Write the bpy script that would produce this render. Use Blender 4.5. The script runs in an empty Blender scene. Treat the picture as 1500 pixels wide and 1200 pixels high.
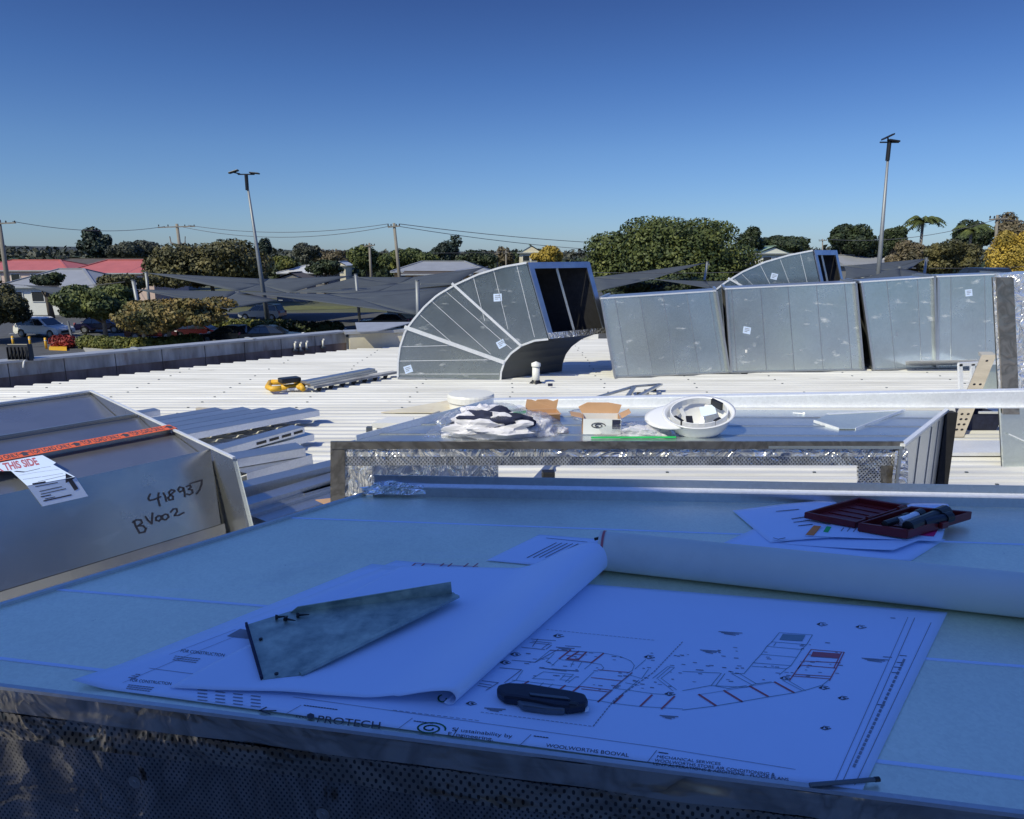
import bpy, bmesh, math, random
import numpy as np
from mathutils import Vector, Matrix, noise
random.seed(7); RNG = np.random.default_rng(7)
S = bpy.context.scene; COL = S.collection
R = math.radians
# ------------------------------------------------------------------ camera, sky, sun, exposure
FPX = 1050.0; PITCH = R(12.25); EYE = Vector((0, 0, 1.7))
cam = bpy.data.objects.new('camera', bpy.data.cameras.new('camera')); COL.objects.link(cam)
cam.location = EYE; cam.rotation_euler = (math.pi/2-PITCH, 0, 0)
cam.data.sensor_width = 36; cam.data.lens = 36*FPX/1500; cam.data.clip_start = .05; cam.data.clip_end = 6000
S.camera = cam
SUN_EL = R(44); SUN_DIR = Vector((.70, .71, 0)).normalized()      # horizontal direction the light travels
w = bpy.data.worlds.new('World'); S.world = w; w.use_nodes = True
wn = w.node_tree.nodes; wl = w.node_tree.links; wn.clear()
wo = wn.new('ShaderNodeOutputWorld'); bg = wn.new('ShaderNodeBackground'); bg.inputs['Strength'].default_value = .1
sky = wn.new('ShaderNodeTexSky'); sky.sky_type = 'NISHITA'; sky.sun_disc = False
sky.sun_elevation = SUN_EL; sky.sun_rotation = math.atan2(-SUN_DIR.x, -SUN_DIR.y)
sky.air_density = 1.0; sky.dust_density = .3; sky.ozone_density = 3.0
# the camera's deep blue rendering of this clear winter sky, as a smooth function of elevation over the whole dome
ge = wn.new('ShaderNodeTexCoord'); gz = wn.new('ShaderNodeSeparateXYZ'); gr = wn.new('ShaderNodeValToRGB')
wl.new(ge.outputs['Generated'], gz.inputs[0]); wl.new(gz.outputs[2], gr.inputs[0])
el = gr.color_ramp.elements; el[0].position = .0; el[0].color = (.44, .60, .92, 1); el[1].position = .9; el[1].color = (.74, 1.04, 1.85, 1)
for p_, c_ in ((.13, (.38, .54, .82, 1)), (.217, (.285, .44, .74, 1)), (.30, (.23, .345, .62, 1)), (.5, (.56, .82, 1.45, 1))): e_ = el.new(p_); e_.color = c_
ml = wn.new('ShaderNodeMix'); ml.data_type = 'RGBA'; ml.blend_type = 'MULTIPLY'; ml.inputs[0].default_value = 1
wl.new(sky.outputs[0], ml.inputs[6]); wl.new(gr.outputs[0], ml.inputs[7]); wl.new(ml.outputs[2], bg.inputs[0]); wl.new(bg.outputs[0], wo.inputs[0])
sl = bpy.data.lights.new('sun', 'SUN'); sl.energy = 3.5; sl.angle = R(.5); sl.color = (1, .94, .68)
so = bpy.data.objects.new('sun', sl); COL.objects.link(so)
so.rotation_euler = Vector((SUN_DIR.x*math.cos(SUN_EL), SUN_DIR.y*math.cos(SUN_EL), -math.sin(SUN_EL))).to_track_quat('-Z', 'Y').to_euler()
S.view_settings.view_transform = 'Standard'; S.view_settings.look = 'None'; S.view_settings.exposure = .2; S.view_settings.gamma = 1
S.view_settings.use_curve_mapping = False

# ------------------------------------------------------------------ measuring helpers (photograph pixel -> point of the place)
CF = Vector((0, math.cos(PITCH), -math.sin(PITCH))); CU = Vector((0, math.sin(PITCH), math.cos(PITCH)))
def ray(px, py): return CF + Vector((1, 0, 0))*((px-750)/FPX) - CU*((py-600)/FPX)
def G(px, py, z=0.):
    r = ray(px, py); t = (z-EYE.z)/r.z; return EYE + r*t
def D(px, py, Y):
    r = ray(px, py); return EYE + r*(Y/r.y)
def RP(px, py, p, n):
    r = ray(px, py); return EYE + r*((p-EYE).dot(n)/r.dot(n))
# ------------------------------------------------------------------ materials
def mat(name, col, rough=.6, metal=0., var=.12, scale=6., bump=0., bscale=40., spec=.5, detail=4., col2=None, stretch=(1,1,1), objvar=0., alpha=1., trans=0.):
    m = bpy.data.materials.new(name); m.use_nodes = True; n = m.node_tree.nodes; l = m.node_tree.links
    b = n['Principled BSDF']; b.inputs['Roughness'].default_value = rough; b.inputs['Metallic'].default_value = metal
    b.inputs['Specular IOR Level'].default_value = spec; b.inputs['Alpha'].default_value = alpha
    if trans: b.inputs['Transmission Weight'].default_value = trans
    tc = n.new('ShaderNodeTexCoord'); mp = n.new('ShaderNodeMapping'); mp.inputs['Scale'].default_value = stretch
    l.new(tc.outputs['Object'], mp.inputs[0])
    nz = n.new('ShaderNodeTexNoise'); nz.inputs['Scale'].default_value = scale; nz.inputs['Detail'].default_value = detail; nz.inputs['Roughness'].default_value = .6
    l.new(mp.outputs[0], nz.inputs['Vector'])
    cr = n.new('ShaderNodeValToRGB'); e = cr.color_ramp.elements
    c = Vector(col); lo = c*(1-var); hi = c*(1+var) if col2 is None else Vector(col2)
    e[0].position = .32; e[0].color = (*lo, 1); e[1].position = .68; e[1].color = (*hi, 1)
    l.new(nz.outputs['Fac'], cr.inputs[0]); out = cr.outputs[0]
    if objvar:
        oi = n.new('ShaderNodeObjectInfo'); mr = n.new('ShaderNodeMapRange'); mr.inputs[3].default_value = 1-objvar; mr.inputs[4].default_value = 1+objvar
        l.new(oi.outputs['Random'], mr.inputs[0]); mx = n.new('ShaderNodeVectorMath'); mx.operation = 'SCALE'
        l.new(out, mx.inputs[0]); l.new(mr.outputs[0], mx.inputs['Scale']); out = mx.outputs[0]
    l.new(out, b.inputs['Base Color'])
    if bump:
        nb = n.new('ShaderNodeTexNoise'); nb.inputs['Scale'].default_value = bscale; nb.inputs['Detail'].default_value = 5
        l.new(mp.outputs[0], nb.inputs['Vector']); bp = n.new('ShaderNodeBump'); bp.inputs['Strength'].default_value = bump; bp.inputs['Distance'].default_value = .01
        l.new(nb.outputs['Fac'], bp.inputs['Height']); l.new(bp.outputs[0], b.inputs['Normal'])
    m['b'] = 1
    return m
def galv(name, col=(.55, .57, .585), rough=.30, speck=90., warp=.05, marks=0., streak=0., metal=.92, spb=.02):
    """galvanised sheet: zinc spangle, cloudy roughness, handling marks, gentle oil-canning"""
    m = bpy.data.materials.new(name); m.use_nodes = True; n = m.node_tree.nodes; l = m.node_tree.links
    b = n['Principled BSDF']; b.inputs['Metallic'].default_value = metal
    tc = n.new('ShaderNodeTexCoord')
    vo = n.new('ShaderNodeTexVoronoi'); vo.inputs['Scale'].default_value = speck; l.new(tc.outputs['Object'], vo.inputs[0])
    nz = n.new('ShaderNodeTexNoise'); nz.inputs['Scale'].default_value = 2.2; nz.inputs['Detail'].default_value = 7; nz.inputs['Roughness'].default_value = .62; l.new(tc.outputs['Object'], nz.inputs['Vector'])
    sp = n.new('ShaderNodeSeparateColor'); l.new(vo.outputs['Color'], sp.inputs[0])
    a = n.new('ShaderNodeMapRange'); a.inputs[3].default_value = .95; a.inputs[4].default_value = 1.04; l.new(sp.outputs[0], a.inputs[0])
    c = n.new('ShaderNodeMapRange'); c.inputs[1].default_value = .3; c.inputs[2].default_value = .7; c.inputs[3].default_value = .93; c.inputs[4].default_value = 1.05; l.new(nz.outputs['Fac'], c.inputs[0])
    mu = n.new('ShaderNodeMath'); mu.operation = 'MULTIPLY'; l.new(a.outputs[0], mu.inputs[0]); l.new(c.outputs[0], mu.inputs[1])
    oi = n.new('ShaderNodeObjectInfo'); o2 = n.new('ShaderNodeMapRange'); o2.inputs[3].default_value = .93; o2.inputs[4].default_value = 1.06; l.new(oi.outputs['Random'], o2.inputs[0])
    mu2 = n.new('ShaderNodeMath'); mu2.operation = 'MULTIPLY'; l.new(mu.outputs[0], mu2.inputs[0]); l.new(o2.outputs[0], mu2.inputs[1])
    sc = n.new('ShaderNodeVectorMath'); sc.operation = 'SCALE'; sc.inputs[0].default_value = col; l.new(mu2.outputs[0], sc.inputs['Scale'])
    out = sc.outputs[0]
    rr = n.new('ShaderNodeMapRange'); rr.inputs[1].default_value = .3; rr.inputs[2].default_value = .7; rr.inputs[3].default_value = rough-.04; rr.inputs[4].default_value = rough+.05; l.new(nz.outputs['Fac'], rr.inputs[0])
    l.new(rr.outputs[0], b.inputs['Roughness'])
    if marks:
        mp = n.new('ShaderNodeMapping'); mp.inputs['Scale'].default_value = (1.2, 1.2, 3.2); mp.inputs['Rotation'].default_value = (.2, .6, .1); l.new(tc.outputs['Object'], mp.inputs[0])
        n3 = n.new('ShaderNodeTexNoise'); n3.inputs['Scale'].default_value = 3.2; n3.inputs['Detail'].default_value = 4; n3.inputs['Roughness'].default_value = .6; n3.inputs['Distortion'].default_value = .3; l.new(mp.outputs[0], n3.inputs['Vector'])
        k = n.new('ShaderNodeMapRange'); k.inputs[1].default_value = .62; k.inputs[2].default_value = .76; k.inputs[4].default_value = marks; l.new(n3.outputs['Fac'], k.inputs[0])
        mx = n.new('ShaderNodeMix'); mx.data_type = 'RGBA'; l.new(k.outputs[0], mx.inputs[0]); l.new(out, mx.inputs[6]); mx.inputs[7].default_value = (.8, .8, .8, 1); out = mx.outputs[2]
        im = n.new('ShaderNodeMath'); im.operation = 'SUBTRACT'; im.inputs[0].default_value = metal; l.new(k.outputs[0], im.inputs[1]); im.use_clamp = True; l.new(im.outputs[0], b.inputs['Metallic'])
    l.new(out, b.inputs['Base Color'])
    nb = n.new('ShaderNodeTexNoise'); nb.inputs['Scale'].default_value = 3.0; nb.inputs['Detail'].default_value = 1.5; l.new(tc.outputs['Object'], nb.inputs['Vector'])
    bp = n.new('ShaderNodeBump'); bp.inputs['Strength'].default_value = warp; bp.inputs['Distance'].default_value = .05; l.new(nb.outputs['Fac'], bp.inputs['Height'])
    b2 = n.new('ShaderNodeBump'); b2.inputs['Strength'].default_value = spb; b2.inputs['Distance'].default_value = .002; l.new(sp.outputs[1], b2.inputs['Height']); l.new(bp.outputs[0], b2.inputs['Normal'])
    l.new(b2.outputs[0], b.inputs['Normal'])
    return m
def foil(name, col=(.62, .62, .63), rough=.22, dots=0., crumple=.6, cs=9., rot=(0, 0, 0), metal=.9, dz=.7):
    """crinkled aluminium foil, optionally perforated with rows of pin holes"""
    m = bpy.data.materials.new(name); m.use_nodes = True; n = m.node_tree.nodes; l = m.node_tree.links
    b = n['Principled BSDF']; b.inputs['Metallic'].default_value = metal; b.inputs['Roughness'].default_value = rough
    tc = n.new('ShaderNodeTexCoord'); nz = n.new('ShaderNodeTexNoise'); nz.inputs['Scale'].default_value = cs; nz.inputs['Detail'].default_value = 3; nz.inputs['Distortion'].default_value = 1.6
    l.new(tc.outputs['Object'], nz.inputs['Vector'])
    vo = n.new('ShaderNodeTexVoronoi'); vo.inputs['Scale'].default_value = cs*2.2; vo.feature = 'F1'
    dv_ = n.new('ShaderNodeVectorMath'); dv_.operation = 'ADD'; l.new(tc.outputs['Object'], dv_.inputs[0]); sv_ = n.new('ShaderNodeVectorMath'); sv_.operation = 'SCALE'; sv_.inputs['Scale'].default_value = .22; l.new(nz.outputs['Color'], sv_.inputs[0]); l.new(sv_.outputs[0], dv_.inputs[1]); l.new(dv_.outputs[0], vo.inputs['Vector'])
    ab = n.new('ShaderNodeMath'); ab.operation = 'SUBTRACT'; ab.inputs[1].default_value = .5; l.new(nz.outputs['Fac'], ab.inputs[0])
    a2 = n.new('ShaderNodeMath'); a2.operation = 'ABSOLUTE'; l.new(ab.outputs[0], a2.inputs[0])
    b1 = n.new('ShaderNodeBump'); b1.inputs['Strength'].default_value = crumple; b1.inputs['Distance'].default_value = .05; l.new(a2.outputs[0], b1.inputs['Height'])
    bp = n.new('ShaderNodeBump'); bp.inputs['Strength'].default_value = crumple; bp.inputs['Distance'].default_value = .022; l.new(vo.outputs['Distance'], bp.inputs['Height']); l.new(b1.outputs[0], bp.inputs['Normal'])
    l.new(bp.outputs[0], b.inputs['Normal'])
    cr = n.new('ShaderNodeMapRange'); cr.inputs[1].default_value = 0; cr.inputs[2].default_value = .10; cr.inputs[3].default_value = .7; cr.inputs[4].default_value = 1.05; l.new(a2.outputs[0], cr.inputs[0])
    sc = n.new('ShaderNodeVectorMath'); sc.operation = 'SCALE'; sc.inputs[0].default_value = col; l.new(cr.outputs[0], sc.inputs['Scale']); out = sc.outputs[0]
    if dots:
        mp = n.new('ShaderNodeMapping'); mp.inputs['Scale'].default_value = (dots, dots, dots*dz); mp.inputs['Rotation'].default_value = rot; l.new(tc.outputs['Object'], mp.inputs[0])
        se = n.new('ShaderNodeSeparateXYZ'); l.new(mp.outputs[0], se.inputs[0])
        def sn(o):
            q = n.new('ShaderNodeMath'); q.operation = 'SINE'; l.new(o, q.inputs[0]); return q.outputs[0]
        mm = n.new('ShaderNodeMath'); mm.operation = 'MULTIPLY'; l.new(sn(se.outputs[0]), mm.inputs[0]); l.new(sn(se.outputs[2]), mm.inputs[1])
        g = n.new('ShaderNodeMath'); g.operation = 'GREATER_THAN'; g.inputs[1].default_value = .45; l.new(mm.outputs[0], g.inputs[0])
        mx = n.new('ShaderNodeMix'); mx.data_type = 'RGBA'; l.new(g.outputs[0], mx.inputs[0]); l.new(out, mx.inputs[6]); mx.inputs[7].default_value = (.05, .048, .045, 1); out = mx.outputs[2]
    l.new(out, b.inputs['Base Color'])
    return m
M = {}
M['alub'] = galv('dull_aluminium_blade', (.30, .31, .33), rough=.30, speck=8, warp=.10, metal=.75)
M['dark'] = galv('shade_darkened_underside', (.10, .11, .12), rough=.4, metal=.6)  # shade under the elbow's inner curve put into the sheet colour
M['galvb'] = galv('blue_reflecting_galvanised_sheet', (.62, .68, .70), rough=.30, warp=.04, metal=.85, speck=120)
M['aluf'] = galv('filmed_aluminium', (.52, .54, .56), rough=.28, speck=8, warp=.06, metal=.9)
M['roof'] = mat('white_roof_paint', (.56, .55, .52), .55, var=.11, scale=1.6, stretch=(.3, 9, 9), objvar=.03, bump=.02, bscale=20, col2=(.72, .71, .68), spec=.3)
M['galv'] = galv('galvanised_steel', marks=.0, rough=.36)
M['galvm'] = galv('galvanised_steel_marked', (.74, .80, .78), marks=.6, rough=.25, warp=.03, speck=60, spb=0)
M['galve'] = galv('galvanised_elbow_steel', (.44, .485, .475), marks=.5, rough=.25, warp=.05, speck=60, spb=0)
M['galvt'] = galv('galvanised_table_sheet', (.93, .95, .76), rough=.42, speck=170, warp=.04, metal=.85)
M['zinc'] = galv('bright_zinc', (.90, .91, .92), rough=.4, warp=.03, metal=.35)
M['alu'] = galv('mill_aluminium', (.58, .57, .56), rough=.24, speck=8, warp=.12, metal=.95)
M['edge'] = galv('bright_steel_edge', (.90, .91, .92), rough=.34, warp=.02, metal=.3)
M['liner'] = mat('black_duct_liner', (.012, .012, .014), .85, var=.3, scale=18, bump=.2)
M['skytape'] = galv('sky_tinted_foil_tape', (.40, .46, .60), rough=.34, warp=.3, speck=20)  # foil tape with the sky's blue reflection put into its colour
M['foil'] = foil('crinkled_foil', (.90, .90, .90), .24, crumple=.65, cs=7, metal=.75)
M['foild'] = foil('perforated_foil', (.86, .86, .87), .24, dots=400, crumple=.4, cs=5, dz=.9)
M['foilt'] = foil('foil_tape', (.36, .33, .29), .30, dots=0, crumple=.13, cs=5)
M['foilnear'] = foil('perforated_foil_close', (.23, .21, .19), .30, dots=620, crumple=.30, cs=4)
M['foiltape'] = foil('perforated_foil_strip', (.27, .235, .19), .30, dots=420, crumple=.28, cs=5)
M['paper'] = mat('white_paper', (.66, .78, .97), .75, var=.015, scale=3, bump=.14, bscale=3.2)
M['tube'] = mat('aged_paper_roll', (.62, .66, .60), .7, var=.04, scale=4, bump=.05, bscale=12)
M['ink'] = mat('black_ink', (.045, .045, .06), .7)
M['inkgrey'] = mat('grey_ink', (.24, .26, .31), .7)
M['inkteal'] = mat('teal_ink', (.22, .33, .38), .7)
M['inkred'] = mat('red_ink', (.45, .12, .14), .7)
M['inkgreen'] = mat('green_ink', (.02, .16, .06), .7)
M['redplastic'] = mat('dark_red_plastic', (.17, .012, .012), .38, var=.15)
M['black'] = mat('black_plastic', (.012, .012, .014), .4, var=.2)
M['navy'] = mat('navy_rubber', (.010, .014, .03), .45, var=.2)
M['grey'] = mat('grey_metal_insert', (.12, .14, .16), .4, metal=.5, var=.15)
M['gussetm'] = mat('stained_gusset_plate', (.34, .45, .42), .45, metal=.55, var=.35, scale=22, detail=8, col2=(.52, .60, .50))
M['white'] = mat('white_plastic', (.78, .79, .80), .35, var=.03, bump=.03)
M['hat'] = mat('white_helmet_plastic', (.74, .75, .78), .22, var=.04)
M['cloth'] = mat('white_rag', (.72, .71, .76), .85, var=.08, scale=20, bump=.25, bscale=30)
M['clothn'] = mat('navy_cloth', (.02, .025, .06), .9, var=.3, scale=20, bump=.2)
M['clear'] = mat('clear_plastic_film', (.80, .82, .88), .10, var=.05, scale=9, trans=.85, alpha=.32, bump=.7, bscale=18)
M['card'] = mat('brown_cardboard', (.52, .31, .17), .8, var=.06, scale=10)
M['orange'] = mat('orange_tape', (.80, .13, .02), .45, var=.05)
M['yellow'] = mat('yellow_paint', (.75, .42, .03), .5, var=.1)
M['cream'] = mat('cream_render', (.66, .60, .46), .8, var=.1, scale=2.5, bump=.05)
M['parapet'] = mat('weathered_parapet_cladding', (.27, .27, .26), .6, var=.25, scale=5, stretch=(1,1,.25), col2=(.46, .46, .45))
M['parapetlow'] = mat('rust_stained_flashing', (.15, .105, .085), .75, var=.35, scale=3, stretch=(1, 1, .3), col2=(.28, .22, .20))
M['capping'] = mat('grey_capping', (.42, .43, .44), .45, metal=.3, var=.1)
M['pvc'] = mat('white_pvc', (.76, .75, .70), .4, var=.03)
M['timber'] = mat('weathered_board', (.46, .41, .34), .8, var=.12, scale=4, stretch=(1, 1, 6), bump=.1)
M['pinkp'] = mat('pink_marker', (.75, .03, .18), .6); M['orangep'] = mat('orange_marker', (.85, .25, .05), .6); M['greenp'] = mat('green_marker', (.02, .5, .12), .6)
M['asphalt'] = mat('asphalt', (.075, .078, .082), .9, var=.18, scale=1.4, bump=.1)
M['land'] = mat('dry_grass_ground', (.09, .095, .045), .95, var=.3, scale=.05)
M['lawn'] = mat('lawn', (.11, .115, .035), .95, var=.25, scale=.6)
M['concrete'] = mat('concrete', (.38, .37, .34), .85, var=.12, scale=3, bump=.05)
M['sail'] = mat('charcoal_shade_cloth', (.062, .072, .08), .8, var=.10, scale=.7, bump=.03)
M['post'] = galv('galvanised_post', (.25, .265, .28), rough=.5, metal=.4)
M['wood'] = mat('grey_timber_pole', (.22, .20, .17), .85, var=.2, scale=3, stretch=(1, 1, .1), bump=.1)
M['wire'] = mat('wire', (.10, .10, .11), .6)
M['glass'] = mat('dark_window_glass', (.02, .025, .03), .08, spec=.8, var=.1)
M['redroof'] = mat('red_painted_roof', (.45, .125, .11), .55, var=.08, scale=.6)
M['greyroof'] = mat('grey_metal_roof', (.28, .29, .31), .5, var=.08, scale=.6)
M['darkroof'] = mat('brown_tile_roof', (.09, .075, .065), .8, var=.2, scale=1)
M['lightroof'] = mat('light_metal_roof', (.55, .55, .54), .5, var=.06)
M['greenroof'] = mat('pale_green_roof', (.25, .36, .29), .6, var=.08)
M['pinkwall'] = mat('pale_pink_wall', (.62, .47, .42), .8, var=.05); M['orangewall'] = mat('orange_brick_wall', (.55, .32, .14), .85, var=.1, scale=3)
M['whitewall'] = mat('white_wall', (.66, .66, .62), .7, var=.04); M['greywall'] = mat('grey_wall', (.20, .20, .21), .8, var=.06)
M['caster'] = mat('shade_caster_skin', (.11, .10, .09), .7, var=.08)  # skin of the unseen block added to shade the table
M['bark'] = mat('bark', (.10, .08, .06), .9, var=.3, scale=4, stretch=(1, 1, .2), bump=.4)
M['barkpale'] = mat('pale_bark', (.24, .21, .18), .9, var=.25, scale=4, bump=.3)
def leafmat(name, a, b, c=None, sc=.55):
    m = mat(name, a, .6, var=.0, scale=sc, col2=b, detail=7, spec=.35)
    cr = [x for x in m.node_tree.nodes if x.type == 'VALTORGB'][0].color_ramp
    cr.elements[0].color = (*a, 1); cr.elements[1].color = (*b, 1); cr.elements[0].position = .40; cr.elements[1].position = .60
    if c: e = cr.elements.new(.68); e.color = (*c, 1)
    return m
L = {'green': leafmat('dark_green_foliage', (0.034, 0.054, 0.016), (0.115, 0.135, 0.035), (0.189, 0.203, 0.051)),
     'deep': leafmat('deep_green_foliage', (0.016, 0.027, 0.014), (0.047, 0.065, 0.024)),
     'olive': leafmat('olive_foliage', (0.047, 0.049, 0.019), (0.128, 0.115, 0.043), (0.176, 0.142, 0.054)),
     'gold': leafmat('gold_tipped_foliage', (0.068, 0.074, 0.024), (0.230, 0.162, 0.047), (0.351, 0.230, 0.068), sc=.9),
     'yellow': leafmat('yellow_foliage', (0.216, 0.162, 0.027), (0.486, 0.338, 0.054)),
     'far': leafmat('distant_foliage', (0.041, 0.049, 0.035), (0.081, 0.084, 0.061), sc=.05),
     'pine': leafmat('pine_foliage', (0.014, 0.024, 0.019), (0.035, 0.054, 0.038)),
     'bare': leafmat('bare_winter_twigs', (0.068, 0.061, 0.034), (0.162, 0.128, 0.074)),
     'hedge': leafmat('hedge_foliage', (0.047, 0.068, 0.016), (0.162, 0.162, 0.034), (0.270, 0.243, 0.041), sc=1.2),
     'red': leafmat('red_foliage', (0.162, 0.020, 0.016), (0.338, 0.041, 0.034))}
def dirt(m, scale=(1.1, 16, 16), lo=.64, hi=.72, amt=.45, col=(0.162, 0.149, 0.121)):
    n = m.node_tree.nodes; l = m.node_tree.links; b = n['Principled BSDF']; src = b.inputs['Base Color'].links[0].from_socket
    g = n.new('ShaderNodeNewGeometry'); mp = n.new('ShaderNodeMapping'); mp.inputs['Scale'].default_value = scale; l.new(g.outputs['Position'], mp.inputs[0])
    z = n.new('ShaderNodeTexNoise'); z.inputs['Scale'].default_value = 1; z.inputs['Detail'].default_value = 6; z.inputs['Roughness'].default_value = .7; l.new(mp.outputs[0], z.inputs['Vector'])
    k = n.new('ShaderNodeMapRange'); k.inputs[1].default_value = lo; k.inputs[2].default_value = hi; k.inputs[4].default_value = amt; l.new(z.outputs['Fac'], k.inputs[0])
    x = n.new('ShaderNodeMix'); x.data_type = 'RGBA'; l.new(k.outputs[0], x.inputs[0]); l.new(src, x.inputs[6]); x.inputs[7].default_value = (*col, 1); l.new(x.outputs[2], b.inputs['Base Color'])
dirt(M['roof']); dirt(M['roof'], (2.5, 30, 30), .68, .73, .7); dirt(M['parapet'], (5, 5, 1.2), .55, .7, .6, (.16, .09, .06)); dirt(M['parapetlow'], (4, 4, .8), .5, .7, .5, (.30, .26, .24))
dirt(M['cream'], (3, 3, .8), .56, .7, .35, (.45, .25, .10)); dirt(M['redroof'], (.8, .8, .8), .55, .7, .3, (.30, .10, .09))
dirt(M['galvt'], (3, 3, 3), .55, .78, .22, (.35, .37, .38)); dirt(M['galvt'], (1.5, 9, 9), .58, .75, .30, (.97, .97, .97)); dirt(M['galvt'], (22, 22, 22), .68, .74, .5, (.12, .14, .16)); dirt(M['tube'], (5, 5, 5), .55, .75, .25, (.40, .40, .36))
# ------------------------------------------------------------------ mesh helpers
WO = {}
class MB:
    def __init__(s): s.v = []; s.f = []
    def poly(s, pts): k = len(s.v); s.v += [Vector(p) for p in pts]; s.f.append(tuple(range(k, k+len(pts)))); return s
    def prism(s, pts, vec):
        pts = [Vector(p) for p in pts]; vec = Vector(vec); k = len(s.v); n = len(pts)
        nrm = sum(((pts[i]-pts[0]).cross(pts[(i+1) % n]-pts[0]) for i in range(n)), Vector())
        if nrm.dot(vec) > 0: pts = pts[::-1]
        s.v += pts + [p+vec for p in pts]; s.f.append(tuple(range(k, k+n))); s.f.append(tuple(range(k+2*n-1, k+n-1, -1)))
        for i in range(n): j = (i+1) % n; s.f.append((k+j, k+i, k+n+i, k+n+j))
        return s
    def box(s, c, d, rz=0.):
        c = Vector(c); x, y, z = [q/2 for q in d]; m = Matrix.Rotation(rz, 3, 'Z')
        return s.prism([c+m@Vector((a*x, b*y, -z)) for a, b in ((-1, -1), (1, -1), (1, 1), (-1, 1))], (0, 0, 2*z))
    def beam(s, a, b, w, h, up=(0, 0, 1)):
        a = Vector(a); b = Vector(b); d = (b-a).normalized(); r = d.cross(Vector(up)).normalized(); u = r.cross(d)
        return s.prism([a+r*(i*w/2)+u*(j*h/2) for i, j in ((-1, -1), (1, -1), (1, 1), (-1, 1))], b-a)
    def tube(s, pts, r, n=8, r2=None, cap=True):
        pts = [Vector(p) for p in pts]; k = len(s.v); m = len(pts)
        for i, p in enumerate(pts):
            d = (pts[min(i+1, m-1)]-pts[max(i-1, 0)]).normalized(); a = d.orthogonal() if abs(d.z) > .9 else d.cross(Vector((0, 0, 1)))
            a.normalize(); b = d.cross(a); rr = r if r2 is None else r+(r2-r)*i/(m-1)
            s.v += [p+(a*math.cos(2*math.pi*q/n)+b*math.sin(2*math.pi*q/n))*rr for q in range(n)]
        for i in range(m-1):
            for q in range(n): a = k+i*n+q; b = k+i*n+(q+1) % n; s.f.append((a, b, b+n, a+n))
        if cap: s.f.append(tuple(range(k+n-1, k-1, -1))); s.f.append(tuple(range(k+(m-1)*n, k+m*n)))
        return s
    def lathe(s, c, prof, n=24, mtx=None):
        c = Vector(c); k = len(s.v); mtx = mtx or Matrix.Identity(3)
        for r, z in prof: s.v += [c+mtx@Vector((r*math.cos(2*math.pi*q/n), r*math.sin(2*math.pi*q/n), z)) for q in range(n)]
        for i in range(len(prof)-1):
            for q in range(n): a = k+i*n+q; b = k+i*n+(q+1) % n; s.f.append((a, b, b+n, a+n))
        return s
    def grid(s, fn, nu, nv):
        k = len(s.v)
        for i in range(nu+1):
            for j in range(nv+1): s.v.append(Vector(fn(i/nu, j/nv)))
        for i in range(nu):
            for j in range(nv): a = k+i*(nv+1)+j; s.f.append((a, a+nv+1, a+nv+2, a+1))
        return s
    def line(s, pts, wd, up, lift=0.):           # flat printed stroke lying in the plane with normal up
        up = Vector(up).normalized()
        for a, b in zip(pts, pts[1:]):
            d = b-a
            if d.length < 1e-6: continue
            d = d.normalized(); r = d.cross(up)*(wd/2); e = d*wd*.3; o = up*lift
            s.poly([a-e-r+o, b+e-r+o, b+e+r+o, a-e+r+o])
        return s
    def build(s, name, m, parent=None, smooth=False, bevel=0., thick=0., base=None):
        me = bpy.data.meshes.new(name)
        off = WO[parent.name] if parent else None
        if off is None:
            xs = [p.x for p in s.v]; ys = [p.y for p in s.v]
            off = Vector(base) if base else Vector(((min(xs)+max(xs))/2, (min(ys)+max(ys))/2, min(p.z for p in s.v)))
        me.from_pydata([tuple(p-off) for p in s.v], [], s.f); me.materials.append(m)
        if smooth:
            me.polygons.foreach_set('use_smooth', [True]*len(me.polygons))
        o = bpy.data.objects.new(name, me); COL.objects.link(o)
        if parent: o.parent = parent
        else: o.location = off
        WO[o.name] = off
        if thick: md = o.modifiers.new('thickness', 'SOLIDIFY'); md.thickness = thick; md.offset = -1
        if bevel: md = o.modifiers.new('bevel', 'BEVEL'); md.width = bevel; md.segments = 2; md.limit_method = 'ANGLE'; md.angle_limit = R(40)
        if smooth and bevel: pass
        return o
def tag(o, label=None, cat=None, group=None, kind=None):
    if label: o['label'] = label
    if cat: o['category'] = cat
    if group: o['group'] = group
    if kind: o['kind'] = kind
    return o
def thing(name, label, cat, loc=(0, 0, 0), group=None, rz=0):
    o = bpy.data.objects.new(name, None); COL.objects.link(o); o.location = loc; o.rotation_euler[2] = rz; o.empty_display_size = .1
    WO[o.name] = Vector(loc) if not rz else Vector((0, 0, 0)); return tag(o, label, cat, group)
def local(name, label, cat, group=None):       # prototype built about its own origin
    return thing(name, label, cat, (0, 0, 0), group)
def copy_tree(o, parent=None):
    c = o.copy(); COL.objects.link(c); WO[c.name] = WO[o.name]
    if parent: c.parent = parent
    for ch in list(o.children): copy_tree(ch, c)
    return c
def place(o, loc, rz=0, sc=1, label=None, group=None):
    o.location = loc; o.rotation_euler[2] = rz; o.scale = (sc, sc, sc)
    if label: o['label'] = label
    if group: o['group'] = group
    return o
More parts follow.
